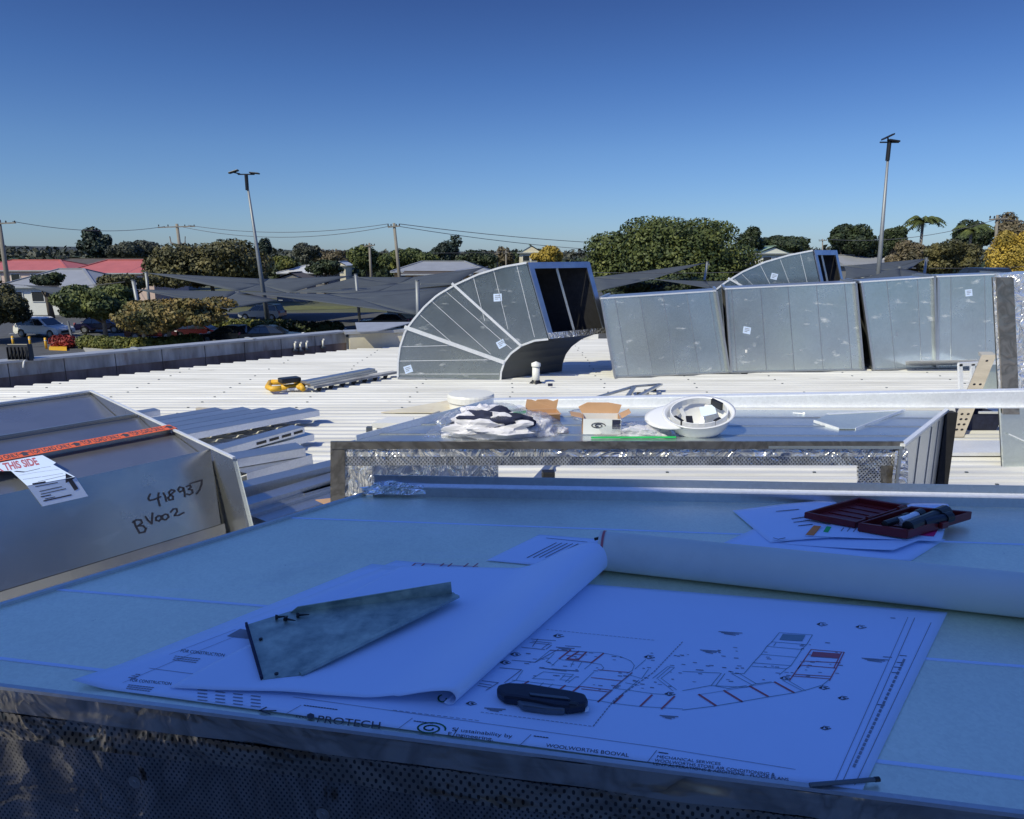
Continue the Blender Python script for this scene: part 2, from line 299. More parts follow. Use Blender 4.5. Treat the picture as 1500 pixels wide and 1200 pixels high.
def text_polys(mb, s, o, u, v, lift=None, xs=1., bold=0.):
    """lettering mapped on a parallelogram: o lower-left, u baseline vector (whole width), v up vector (cap height)"""
    cu = bpy.data.curves.new('t', 'FONT'); cu.body = s; cu.offset = bold; ob = bpy.data.objects.new('t', cu); COL.objects.link(ob)
    dg = bpy.context.evaluated_depsgraph_get(); me = bpy.data.meshes.new_from_object(ob.evaluated_get(dg))
    vs = [p.co.copy() for p in me.vertices]; fs = [tuple(p.vertices) for p in me.polygons]
    bpy.data.objects.remove(ob); bpy.data.curves.remove(cu); bpy.data.meshes.remove(me)
    if not vs: return mb
    x0 = min(p.x for p in vs); x1 = max(p.x for p in vs); H = .69
    k = len(mb.v); lift = lift or Vector()
    mb.v += [Vector(o)+Vector(u)*((p.x-x0)/(x1-x0))+Vector(v)*(p.y/H)+lift for p in vs]; mb.f += [tuple(i+k for i in f) for f in fs]
    return mb
# ------------------------------------------------------------------ roof we stand on
roofroot = tag(thing('roof', None, None, (0, 0, 0)), kind='structure')
def lerp_line(p, q, y): return p.x+(q.x-p.x)*(y-p.y)/(q.y-p.y)
PA, PB = G(0, 570), G(522, 512)                 # roof edge along the left parapet
PE = G(880, 497)                                 # far end wall line PB -> PE
PITCHR = .152; XR = 26.
yy = -9.0; rib = 0; sheet = None
def far_y(x): return PB.y+(PE.y-PB.y)*(x-PB.x)/(PE.x-PB.x)
def ribx(y):
    if y < PB.y: return max(lerp_line(PA, PB, y), -16.)
    return PB.x+(y-PB.y)*(PE.x-PB.x)/(PE.y-PB.y)
while yy < 17.0:
    mb = MB()
    for q in range(4):
        y0 = yy+q*PITCHR
        x0 = ribx(y0+.1)
        prof = [(0, 0), (.082, 0), (.098, .018), (.134, .018), (.152, 0)]
        if x0 < XR-1:
            for a, b in zip(prof, prof[1:]):
                mb.poly([(x0, y0+a[0], a[1]), (XR, y0+a[0], a[1]), (XR, y0+b[0], b[1]), (x0, y0+b[0], b[1])])
            mb.poly([(x0, y0+p[0], p[1]) for p in prof][::-1])
    if mb.v: mb.build('roof_sheet', M['roof'], roofroot)
    yy += 4*PITCHR
scw = MB(); yq_ = 3.0
while yq_ < 15.5:
    for k in range(-8, 9):
        x_ = k*1.2+random.uniform(-.03, .03)
        if x_ > ribx(yq_)+.15 and random.random() < .93: scw.box((x_, (math.floor((yq_+9)/PITCHR)*PITCHR)-9+.116, .022), (.022, .016, .009))
    yq_ += PITCHR*2
scw.build('roof_screws', M['grey'], roofroot)['kind'] = 'stuff'
MB().prism([(-16, -9, -.3), (XR, -9, -.3), (XR, 17, -.3), (PE.x+6, 17, -.3), (PB.x-.02, PB.y+.02, -.3), (-16, lerp_line(Vector((PA.y, PA.x, 0)), Vector((PB.y, PB.x, 0)), -16) if 0 else PA.y-(PA.x+16)*(PB.y-PA.y)/(PB.x-PA.x), -.3)], (0, 0, .28)).build('roof_framing', M['concrete'], roofroot)
bld = tag(thing('supporting_building', None, None, (5, 3, -5.3)), kind='structure')
MB().prism([(-15.9, -8.9, -5.2), (25.9, -8.9, -5.2), (25.9, 16.6, -5.2), (PE.x+5.4, 16.6, -5.2), (PB.x, PB.y-.05, -5.2), (-15.9, PB.y-(PB.x+15.9)*(PB.y-PA.y)/(PB.x-PA.x)-.1, -5.2)], (0, 0, 4.88)).build('wall', M['concrete'], bld)
# left parapet
pd = (PB-PA).normalized(); pn = Vector((-pd.y, pd.x, 0)); P0 = PA-pd*9; PL = (PB-P0).length
par = thing('parapet_wall', 'weathered grey parapet with rust stained base along the left roof edge', 'parapet', tuple(PA+pn*.3))
npan = 22
for i in range(npan):
    a = P0+pn*.30+pd*(PL*i/npan+.006); b = P0+pn*.30+pd*(PL*(i+1)/npan-.006)
    MB().prism([a+Vector((0, 0, .10)), b+Vector((0, 0, .10)), b+Vector((0, 0, .285)), a+Vector((0, 0, .285))], pn*.03).build('cladding_panel', M['parapet'], par)
    MB().prism([a+Vector((0, 0, -.32))+pn*.012, b+Vector((0, 0, -.32))+pn*.012, b+Vector((0, 0, .10))+pn*.012, a+Vector((0, 0, .10))+pn*.012], pn*.02).build('base_flashing', M['parapetlow'], par)
for i in range(8):
    a = P0+pn*.27+pd*(PL*i/8+.004); b = P0+pn*.27+pd*(PL*(i+1)/8-.004)
    MB().prism([a+Vector((0, 0, .285)), b+Vector((0, 0, .285)), b+Vector((0, 0, .315)), a+Vector((0, 0, .315))], pn*.28).build('capping', M['capping'], par)
    if i: MB().beam(a+Vector((0, 0, .322))+pn*.14-pd*.03, a+Vector((0, 0, .322))+pn*.14+pd*.03, .30, .012).build('joint_strip', M['capping'], par)
MB().prism([P0+pn*.335+Vector((0, 0, -.3)), PB+pn*.335+Vector((0, 0, -.3)), PB+pn*.335+Vector((0, 0, .284)), P0+pn*.335+Vector((0, 0, .284))], pn*.18).build('wall_core', M['concrete'], par)
g = tag(thing('gutter', None, None, tuple(PA)), kind='structure')
MB().prism([P0+pn*.0+Vector((0, 0, -.33)), PB+Vector((0, 0, -.33)), PB+pn*.33+Vector((0, 0, -.33)), P0+pn*.33+Vector((0, 0, -.33))], (0, 0, .02)).build('gutter_tray', M['parapetlow'], g)
# far end wall
fd = (PE-PB).normalized(); fn = Vector((-fd.y, fd.x, 0))
ew = thing('end_wall', 'low cream rendered wall closing the far end of the white roof', 'wall', tuple(PB+fn*.1))
A = PB+fn*.12-fd*.1; B = PB+fd*2.4+fn*.12
MB().prism([A+Vector((0, 0, -.28)), B+Vector((0, 0, -.28)), B+Vector((0, 0, .27)), A+Vector((0, 0, .27))], fn*.25).build('wall', M['cream'], ew)
MB().prism([A+Vector((0, 0, .27))-fn*.03-fd*.08, B+Vector((0, 0, .27))-fn*.03, B+Vector((0, 0, .27))+fn*.3, A+Vector((0, 0, .27))+fn*.3-fd*.08], (0, 0, .05)).build('capping', M['capping'], ew)
MB().prism([G(548, 489, .33)+Vector((0, .35, 0)), G(520, 489, .33)+Vector((0, .2, 0)), G(510, 478, .4)+Vector((0, .6, 0)), G(600, 478, .4)+Vector((0, .7, 0))], (0, 0, .015)).build('back_gutter', M['capping'], ew)
# small brackets / pipes on the parapet
for k, (px, py) in enumerate(((432, 507), (440, 508), (449, 506), (473, 503))):
    p = RP(px, py, PA+pn*.27, pn)
    if k == 0: pf = thing('conduit_fitting', 'cluster of white conduit elbows fixed to the parapet near the cream wall', 'pipe fitting', tuple(p))
    if k == 3: pf = thing('conduit_fitting', 'single small conduit outlet on the parapet right of the elbow cluster', 'pipe fitting', tuple(p))
    MB().tube([p+Vector((0, 0, -.06)), p+Vector((0, 0, .05)), p+Vector((0, 0, .07))-pn*.03], .02, 8).build('conduit', M['pvc'], pf, smooth=True)
    MB().box(p+Vector((0, 0, -.07)), (.07, .07, .03), .8).build('collar', M['grey'], pf)
# floodlight on the parapet at left
p = RP(27, 522, PA+pn*.35, pn)
fl = thing('floodlight', 'black floodlight facing away on a white bracket over the left parapet', 'floodlight', tuple(p+Vector((0, 0, -.02))))
fx = Vector((1, 0, 0)); 
c0 = p+Vector((0, 0, .03))
MB().prism([c0+Vector((-.15, 0, -.09)), c0+Vector((.15, 0, -.09)), c0+Vector((.11, .05, .13)), c0+Vector((-.17, .05, .13))], (0.02, .07, -.01)).build('housing', M['black'], fl, bevel=.01)
for k in range(6): MB().box(c0+Vector((-.13+k*.05, -.01, .01)), (.008, .03, .17)).build('cooling_fin', M['black'], fl)
for sx in (-.09, .09): MB().tube([c0+Vector((sx, .0, -.08)), c0+Vector((sx+.01, -.06, -.10)), c0+Vector((sx+.02, -.1, -.17))], .011, 6).build('bracket', M['pvc'], fl, smooth=True)

# ------------------------------------------------------------------ ground and car park
GZ = -5.3
def gg(px, py, dz=0): return G(px, py, GZ+dz)
tag(MB().poly([(-3500, -200, GZ-.02), (3500, -200, GZ-.02), (3500, 4200, GZ-.02), (-3500, 4200, GZ-.02)]).build('ground', M['land']), kind='structure')
tag(MB().poly([(-95, 14, GZ), (90, 14, GZ), (90, 88, GZ), (-95, 88, GZ)]).build('car_park', M['asphalt']), kind='structure')
a = gg(400, 452); tag(MB().poly([gg(405, 455, .004), gg(500, 452.5, .004), gg(560, 449, .004), gg(425, 448, .004)]).build('lawn', M['lawn']), kind='structure')
tag(MB().poly([gg(-300, 437, .004), gg(1900, 437, .004), gg(1900, 428, .004), gg(-300, 428, .004)]).build('road', M['asphalt']), kind='structure')
mk = tag(thing('parking_lines', None, None, (0, 60, GZ)), kind='structure')
for k in range(16):
    x = -45+k*2.9
    MB().poly([(x, 64, GZ+.006), (x+.12, 64, GZ+.006), (x+.12, 69, GZ+.006), (x, 69, GZ+.006)]).build('painted_line', M['white'], mk)
kb = thing('kerb', 'pale concrete kerb edging the clipped hedge bed beside the car park entry', 'kerb', tuple(gg(150, 520)))
KP = [gg(128, 519), gg(185, 522), gg(300, 516), gg(300, 500), gg(118, 506)]
MB().prism(KP, (0, 0, .13)).build('kerb_edge', M['concrete'], kb)
yk = tag(MB().prism([gg(72, 513), gg(98, 514), gg(98, 510), gg(74, 509)], (0, 0, .18)).build('painted_kerb', M['yellow']), 'yellow painted kerb nose between the bollards and red shrub', 'kerb')
bo0 = local('bollard', 'x', 'bollard', 'yellow bollards at the car park entry')
MB().tube([(0, 0, 0), (0, 0, .8)], .085, 10).build('post', M['yellow'], bo0, smooth=True)
MB().lathe((0, 0, .8), [(.085, 0), (.06, .03), (.001, .04)], 10).build('cap', M['yellow'], bo0, smooth=True)
MB().tube([(0, 0, .6), (0, 0, .66)], .09, 10).build('reflective_band', M['white'], bo0)
for i, (px, py, lb) in enumerate(((-2, 507, 'yellow bollard cut by the left edge of the picture'), (20, 508, 'yellow bollard standing in front of the white car tail'), (45, 509, 'yellow bollard standing between two others below the white car'), (68, 511, 'yellow bollard nearest the red shrub and yellow kerb'))):
    o = bo0 if i == 0 else copy_tree(bo0)
    place(o, gg(px, py), 0, 1.0, lb)
sg = thing('entry_sign', 'small white notice with red heading on a grey post beside the hedge', 'sign', tuple(gg(110, 508)))
p = gg(109, 509); MB().beam(p, p+Vector((-.25, 0, 2.0)), .12, .12, (0, 1, 0)).build('post', M['post'], sg)
MB().box(p+Vector((0, -.15, .55)), (.62, .05, .55)).build('board', M['white'], sg); MB().box(p+Vector((0, -.18, .76)), (.5, .01, .07)).build('red_heading', M['inkred'], sg)

# ------------------------------------------------------------------ vegetation
def leaf_cloud(lobes, n, size, seed, flat=1., fill=.55):
    r = np.random.default_rng(seed); lo = np.array([(*c, *rad) for c, rad in lobes], float)
    wgt = (lo[:, 3]*lo[:, 4]+lo[:, 3]*lo[:, 5]); idx = r.choice(len(lo), n, p=wgt/wgt.sum())
    d = r.normal(size=(n, 3)); d /= np.linalg.norm(d, axis=1)[:, None]
    rr = fill+(1.06-fill)*r.random(n)**.6
    c = lo[idx, :3]+d*lo[idx, 3:6]*rr[:, None]
    nn = d+r.normal(size=(n, 3))*.55; nn[:, 2] += .25; nn /= np.linalg.norm(nn, axis=1)[:, None]
    t = np.cross(nn, r.normal(size=(n, 3))); t /= np.linalg.norm(t, axis=1)[:, None]; b = np.cross(nn, t)
    s = size*(.6+.8*r.random(n))[:, None]; t = t*s; b = b*s*.62*flat
    v = np.stack([c-t, c+b*.9, c+t, c-b*.9], 1).reshape(-1, 3)
    return v
def cloud_obj(name, v, m, parent=None, base=(0, 0, 0)):
    off = WO[parent.name] if parent else Vector(base); n = len(v)//4
    me = bpy.data.meshes.new(name); me.vertices.add(len(v)); me.vertices.foreach_set('co', (v-np.array(off)).astype(np.float32).ravel())
    me.loops.add(4*n); me.loops.foreach_set('vertex_index', np.arange(4*n, dtype=np.int32)); me.polygons.add(n)
    me.polygons.foreach_set('loop_start', np.arange(0, 4*n, 4, dtype=np.int32)); me.polygons.foreach_set('loop_total', np.full(n, 4, np.int32))
    me.update(calc_edges=True); me.materials.append(m); o = bpy.data.objects.new(name, me); COL.objects.link(o)
    if parent: o.parent = parent
    else: o.location = off
    WO[o.name] = off; return o
def tree(name, label, x0, x1, ytop, ybot, Y, m, n=3000, size=.35, group=None, nl=16, trunk=.22, bark='bark', cat='tree', seed=0, spread=1., shape='round'):
    """x0..x1 / ytop..ybot: crown extent in the photograph, Y: distance; stands on the ground"""
    r = random.Random(seed*31+int(x0)); a = D(x0, (ytop+ybot)/2, Y); b = D(x1, (ytop+ybot)/2, Y); zt = D((x0+x1)/2, ytop, Y).z; zb = D((x0+x1)/2, ybot, Y).z
    cx = (a.x+b.x)/2; W = (b.x-a.x)/2*1.09; H = (zt-zb)/2*1.05; W *= 1.09 if nl > 20 else 1; cz = (zt+zb)/2; T = thing(name, label, cat, (cx, Y, GZ), group)
    lobes = []
    for i in range(nl):
        ang = r.uniform(0, 2*math.pi); k = math.sqrt(r.random())*.76; h = r.uniform(-.55, .62)
        if shape == 'dome': h = r.uniform(-.8, .72); k *= math.sqrt(max(.12, 1-max(h, 0)**1.5))
        kk = math.sqrt(max(.05, 1-h*h)) if shape != 'dome' else 1
        rad = r.uniform(.17, .33) if nl > 20 else r.uniform(.22, .42)
        lobes.append(((cx+math.cos(ang)*k*W*kk, Y+math.sin(ang)*k*W*.8*kk, cz+h*H), (W*rad*.95, W*rad*.85, H*rad*1.15)))
    kf = .80 if shape == 'dome' or n > 20000 else .62
    lobes.append(((cx, Y, cz), (W*kf, W*.6, H*kf)))
    v = leaf_cloud(lobes, int(n*2.3), size*.62, seed+int(abs(x0))); 
    v[:, 2] = np.maximum(v[:, 2], GZ+.3)
    cloud_obj('crown', v, m, T)
    tb = MB(); top = Vector((cx, Y, cz+H*.1)); base = Vector((cx+r.uniform(-.3, .3), Y, GZ))
    mid = (top+base)/2+Vector((r.uniform(-.2, .2)*W*.2, 0, 0)); tb.tube([base, mid, top], trunk*1.3, 8, trunk*.5)
    for c, rd in lobes[:7]: tb.tube([base.lerp(top, .45), base.lerp(Vector(c), .7)+Vector((0, 0, H*.1)), Vector(c)], trunk*.5, 5, trunk*.12)
    tb.build('trunk', M[bark], T, smooth=True); return T
def hedge(name, label, pts, h, m, n, cat='hedge'):
    T = thing(name, label, cat, tuple(pts[0])); lobes = []; st = MB()
    for a, b in zip(pts, pts[1:]):
        k = max(2, int((b-a).length/.7))
        for i in range(k):
            c = a.lerp(b, (i+.5)/k)+Vector((random.uniform(-.1, .1), random.uniform(-.2, .2), h*.5)); lobes.append((tuple(c), (.65, .75, h*.52*random.uniform(.9, 1.12))))
            st.tube([c-Vector((0, 0, h*.5)), c], .03, 5)
    cloud_obj('foliage', leaf_cloud(lobes, n, .12, 5, fill=.75), m, T); st.build('stems', M['bark'], T)
    return T
# -- far wood and hills
hp = [(-2600, 0), (-1500, 30), (-1100, 22), (-700, 16), (-350, 9), (0, 13), (300, 8), (700, 17), (1200, 12), (2600, 0)]
hm = MB(); 
def hz(x):
    for (a, za), (b, zb) in zip(hp, hp[1:]):
        if a <= x <= b: t = (x-a)/(b-a); t = t*t*(3-2*t); return za+(zb-za)*t
    return 0
hm.grid(lambda u, t: (-2600+5200*u, 1500+900*t, GZ+(hz(-2600+5200*u)+6*noise.noise(Vector((u*40, t*5, 0))))*math.sin(math.pi*min(t*1.2, .5))-1), 120, 10)
tag(hm.build('hills', L['far'], smooth=True), kind='structure')
lob = []
for i in range(260):
    px = -250+2000*i/260+random.uniform(-6, 6); Y = random.uniform(300, 520)
    yt = 364+random.uniform(-3, 7)+(4 if 430 < px < 1000 else 0)-(2 if px < 240 else 0); p = D(px, yt, Y); zc = (p.z+GZ)/2
    lob.append(((p.x, Y, zc), (random.uniform(7, 14), 8, p.z-zc)))
tag(cloud_obj('distant_woodland', leaf_cloud(lob, 26000, 1.5, 3, fill=.8), L['far'], None, (0, 400, GZ)), 'far line of dusky bushland along the horizon behind the suburb', 'woodland', kind='stuff')
lob = []
for i in range(90):
    px = -200+1900*i/90+random.uniform(-8, 8); Y = random.uniform(180, 240)
    yt = 378+random.uniform(-4, 8); p = D(px, yt, Y); zc = (p.z+GZ)/2
    lob.append(((p.x, Y, zc), (random.uniform(5, 9), 5, p.z-zc)))
tag(cloud_obj('suburban_treeline', leaf_cloud(lob, 20000, .8, 4, fill=.8), L['deep'], None, (0, 200, GZ)), 'continuous band of dark garden trees between and behind the houses', 'trees', kind='stuff')
T_ = [ # name,label,x0,x1,ytop,ybot,Y,mat,n,size
 ('bunya_pine', 'tall dark layered pine rising above the red roofed houses', 114, 166, 335, 384, 190, 'pine', 1500, .8),
 ('gum_tree', 'rounded dark gum tree just right of the tall layered pine', 160, 234, 352, 388, 175, 'far', 2600, .7),
 ('garden_tree', 'big olive green tree behind the left light pole, beside the red roofs', 216, 402, 352, 420, 100, 'olive', 9000, .38),
 ('norfolk_pine', 'small dark pine tip peeking right of the left light pole', 374, 400, 345, 380, 170, 'pine', 700, .6),
 ('gum_tree', 'dark bushy tree on the skyline right of the left light pole', 423, 470, 357, 385, 170, 'far', 1800, .6),
 ('wattle_tree', 'small yellow green tree directly left of the pale roofed house', 397, 440, 375, 396, 125, 'hedge', 1500, .4),
 ('bare_tree', 'bare greyish brown winter trees on the skyline above the pale cream roof', 440, 520, 364, 390, 190, 'bare', 2200, .6),
 ('garden_tree', 'dark tree right of the pale roofed house', 448, 505, 378, 404, 118, 'deep', 1500, .4),
 ('garden_tree', 'mid green tree behind the short timber power pole', 502, 572, 360, 402, 135, 'green', 3000, .42),
 ('garden_tree', 'broad mid green tree right of the tall timber power pole', 560, 645, 360, 400, 140, 'green', 3800, .42),
 ('gum_tree', 'tall dark gum with a rounded top above the grey hipped roof', 630, 680, 345, 392, 160, 'pine', 2000, .5),
 ('gum_tree', 'dark low tree left of the yellow tree beyond the far street', 668, 728, 364, 396, 150, 'deep', 2200, .5),
 ('bare_tree', 'reddish thin tree standing by the two far power poles', 722, 756, 360, 392, 165, 'bare', 900, .5),
 ('garden_tree', 'dark green tree behind the cream gabled house', 745, 800, 363, 392, 175, 'deep', 1800, .5),
 ('golden_tree', 'golden yellow tree behind the open mouth of the large duct elbow', 777, 828, 360, 392, 110, 'yellow', 3400, .27),
 ('fig_tree', 'huge dense green tree filling the skyline behind the duct row', 868, 1100, 316, 440, 88, 'green', 26000, .31),
 ('gum_tree', 'thin dark gum top right of the huge dense tree', 1075, 1120, 330, 372, 120, 'deep', 1200, .4),
 ('garden_tree', 'low dark trees behind the green roofed house', 1110, 1195, 343, 376, 150, 'deep', 2600, .5),
 ('garden_tree', 'dense dark green tree left of the right light pole', 1212, 1296, 330, 382, 105, 'deep', 5200, .38),
 ('garden_tree', 'dark green tree between the right light pole and the palm', 1288, 1334, 332, 372, 112, 'deep', 2400, .4),
 ('bare_tree', 'brownish dry tree under the tall palm', 1300, 1372, 352, 396, 98, 'bare', 3000, .34),
 ('garden_tree', 'olive brown tree right of the tall palm', 1352, 1440, 348, 400, 90, 'olive', 5200, .32),
 ('garden_tree', 'dark tree with fronds left of the right hand power pole', 1398, 1462, 322, 372, 120, 'deep', 3200, .42),
 ('garden_tree', 'rusty brown tree behind the power pole at the right edge', 1448, 1520, 312, 372, 125, 'bare', 3200, .42),
 ('golden_tree', 'bright golden tree at the right edge of the picture', 1446, 1530, 340, 412, 80, 'yellow', 11000, .19),
 ('car_park_tree', 'dark olive tree cut by the left edge above the white car', -80, 48, 412, 486, 58, 'olive', 8000, .24),
 ('car_park_tree', 'dark green spreading tree between the white car and the sail post', 84, 205, 414, 474, 59, 'green', 8000, .24),
 ('car_park_tree', 'gold tipped spreading tree on forked trunks behind the clipped hedge', 166, 330, 428, 488, 54, 'gold', 8500, .22),
 ('garden_shrub', 'small dark leafy shrub in front of the grey hipped roof at left', 38, 92, 398, 422, 80, 'deep', 900, .3),
 ('garden_tree', 'dry brown low tree under the red roof beside the sail', 138, 232, 402, 428, 84, 'olive', 2600, .3),
 ('car_park_tree', 'dark tree mass in shade under the sails behind the duct row', 876, 1060, 405, 440, 72, 'deep', 4500, .3)]
for i, (nm, lb, x0, x1, yt, yb, Y, mt, n, sz) in enumerate(T_):
    carp = nm == 'car_park_tree'
    tree(nm, lb, x0, x1, yt, yb, Y, L[mt], n, sz, None, (40 if n > 20000 else 26) if n > 7000 else 14, .16 if carp else .28, 'barkpale' if carp else 'bark', seed=i, shape='dome' if 7000 < n < 20000 and not carp else 'round')
hedge('clipped_hedge', 'clipped green and yellow hedge in the kerbed bed by the parapet', [gg(122, 510), gg(200, 514), gg(290, 508)], .95, L['hedge'], 9000)
hedge('clipped_hedge', 'low yellow green hedge at the foot of the left light pole', [gg(290, 484), gg(350, 483), gg(440, 485)], 1.0, L['hedge'], 5000)
hedge('clipped_hedge', 'dark shaded hedge right of the light pole before the cream wall', [gg(440, 489), gg(500, 490)], 1.1, L['deep'], 3000)
T = thing('red_shrub', 'small red leafed shrub next to the white notice', 'shrub', tuple(gg(94, 510)))
c = gg(94, 510); cloud_obj('foliage', leaf_cloud([((c.x+q*.4, c.y, c.z+.5), (.6, .6, .5)) for q in (-1, 0, 1)], 1200, .11, 9), L['red'], T); MB().tube([c, c+Vector((0, 0, .5))], .05, 5).build('stems', M['bark'], T)
# palms
def palm(label, px, ytop, ybase, Y, fr, seed):
    r = random.Random(seed); top = D(px, ytop, Y); T = thing('palm_tree', label, 'palm tree', (top.x, Y, GZ))
    MB().tube([(top.x+.3, Y, GZ), (top.x+.1, Y, (GZ+top.z)/2), tuple(top)], .28, 8, .18).build('trunk', M['barkpale'], T, smooth=True)
    for k in range(fr):
        an = 2*math.pi*k/fr+r.uniform(-.2, .2); up = r.uniform(.2, 1.6); Lf = r.uniform(2.9, 3.7); mb = MB(); pr = None
        for j in range(13):
            t = j/12; d = Vector((math.cos(an), math.sin(an), 0)); q = top+d*(Lf*t*.85)+Vector((0, 0, up*2.2*t-2.6*t*t*(.5+.5*up)))
            if pr is not None:
                sd = d.cross(Vector((0, 0, 1))); mb.tube([pr, q], .04, 4)
                for sgn in (-1, 1):
                    wl_ = .75*math.sin(math.pi*min(t+.12, 1)*.9)+.1
                    e = q+sd*sgn*wl_+Vector((0, 0, -.55*wl_)); mb.poly([pr, q, e]); mb.poly([pr.lerp(q, .5), q, e+d*.25])
            pr = q
        mb.build('frond', L['green'], T)
palm('tall feathery palm standing right of the right hand light pole', 1352, 326, 400, 105, 22, 1)
palm('shorter palm leaning over dark trees left of the right power pole', 1423, 338, 400, 112, 16, 2)

# ------------------------------------------------------------------ houses
def house(name, label, x0, x1, yr, ye, yg, Y, roof, wall, kind='hip', dep=9, wins=4, ridge=.45, rz=0.):
    a = D(x0, ye, Y); b = D(x1, ye, Y); zr = D((x0+x1)/2, yr, Y+dep*.5).z; ze = a.z; W = (b.x-a.x)/2; cx = (a.x+b.x)/2
    T = thing(name, label, 'house', (cx, Y+dep/2, GZ)); cy = Y+dep/2; hd = dep/2
    MB().box((cx, cy, (GZ+ze)/2-.02), (2*W-.9, dep-.9, ze-GZ-.04)).build('wall', M[wall], T)
    rb = MB(); k = W*ridge; e = [Vector((cx-W, cy-hd, ze)), Vector((cx+W, cy-hd, ze)), Vector((cx+W, cy+hd, ze)), Vector((cx-W, cy+hd, ze))]
    if kind == 'hip': r1 = Vector((cx-k, cy, zr)); r2 = Vector((cx+k, cy, zr))
    elif kind == 'gable': r1 = Vector((cx-W, cy, zr)); r2 = Vector((cx+W, cy, zr))
    else: r1 = Vector((cx, cy-hd, zr)); r2 = Vector((cx, cy+hd, zr))
    if kind == 'front':
        rb.poly([e[0], r1, r2, e[3]]); rb.poly([e[1], e[2], r2, r1]); rb.poly([e[0], e[3], e[2], e[1]])
        MB().prism([e[0]+Vector((.4, .3, 0)), e[1]+Vector((-.4, .3, 0)), r1+Vector((0, .3, -.25))], (0, .1, 0)).build('gable', M[wall], T)
    else:
        rb.poly([e[0], e[1], r2, r1]); rb.poly([e[2], e[3], r1, r2]); rb.poly([e[1], e[2], r2]); rb.poly([e[3], e[0], r1]); rb.poly([e[0], e[3], e[2], e[1]])
    rb.build('roof', M[roof], T)
    fb = MB(); fb.box((cx, cy-hd-.04, ze-.08), (2*W, .06, .18)); fb.box((cx-W-.04, cy, ze-.08), (.06, dep, .18)); fb.box((cx+W+.04, cy, ze-.08), (.06, dep, .18)); fb.build('fascia', M['capping'], T)
    rr = MB(); rr.beam(r1+Vector((0, 0, .05)), r2+Vector((0, 0, .05)), .35, .1)
    if kind == 'hip':
        for q, s_ in ((e[0], r1), (e[1], r2), (e[2], r2), (e[3], r1)): rr.beam(q+Vector((0, 0, .05)), s_+Vector((0, 0, .05)), .3, .1)
    rr.build('ridge_capping', M[roof], T)
    for i in range(wins):
        x = cx-W+.9+(2*W-1.8)*(i+.5)/wins; fr = MB().box((x, cy-hd+.42, ze-1.15), (1.5, .12, 1.25)).build('window', M['whitewall'], T)
        MB().box((x, cy-hd+.36, ze-1.15), (1.3, .06, 1.05)).build('pane', M['glass'], fr)
    return T
house('house', 'pink walled house with a red hipped roof left of the big olive tree', 88, 226, 381, 400, 412, 104, 'redroof', 'pinkwall', dep=12, wins=5)
house('house', 'red hipped roof house running out of the left edge of the picture', -62, 100, 381, 396, 412, 116, 'redroof', 'pinkwall', dep=12, wins=5)
house('house', 'low light grey hipped roof below the red roof house at far left', -8, 140, 394, 420, 425, 84, 'greyroof', 'whitewall', dep=11, ridge=.25)
house('house', 'long dark tiled roof showing behind both red roofs', 60, 262, 379, 388, 400, 140, 'darkroof', 'greywall', dep=10, wins=6, ridge=.8)
house('house', 'house with a pale almost white hipped roof right of the left light pole', 405, 482, 389, 400, 405, 122, 'lightroof', 'greywall', dep=10, ridge=.2)
house('house', 'dark brown gabled roof in front of the pale hipped roof', 398, 452, 399, 410, 412, 108, 'darkroof', 'greywall', kind='front', dep=6, wins=1)
house('house', 'far cream roofed building above the pale hipped roof', 486, 508, 383, 389, 400, 170, 'lightroof', 'cream', kind='front', dep=8, wins=1)
house('house', 'orange walled house with a grey hipped roof behind the elbow', 572, 716, 383, 398, 405, 106, 'greyroof', 'orangewall', dep=12, wins=5)
house('house', 'tall cream gabled house left of the golden tree', 758, 796, 359, 370, 395, 150, 'greenroof', 'cream', kind='front', dep=10, wins=2)
house('house', 'white house with a pale green gabled roof right of the huge tree', 1108, 1162, 361, 371, 385, 118, 'greenroof', 'whitewall', kind='front', dep=10, wins=2)
house('house', 'dark grey roofed house right of the small rear elbow', 1236, 1306, 374, 388, 395, 100, 'greyroof', 'greywall', kind='gable', dep=9, wins=3)
house('house', 'light roofed low building behind the right light pole', 1286, 1352, 376, 386, 395, 108, 'lightroof', 'whitewall', kind='gable', dep=8, wins=3)
house('house', 'long orange walled low building behind the sails left of the elbow', 588, 690, 398, 401.5, 415, 94, 'darkroof', 'orangewall', kind='gable', dep=5, wins=4)
T = thing('garden_wall', 'low pale cream wall seen between the sails left of the elbow', 'wall', tuple(gg(612, 446)))
a_, b_ = D(566, 432, 80), D(668, 419, 80); MB().prism([Vector((a_.x, 80, GZ)), Vector((b_.x, 80, GZ)), D(668, 417, 80), D(566, 425, 80)], (0, .25, 0)).build('wall', M['cream'], T); MB().prism([D(566, 425, 79.9), D(668, 417, 79.9), D(668, 416, 79.9), D(566, 424, 79.9)], (0, .5, 0)).build('coping', M['capping'], T)

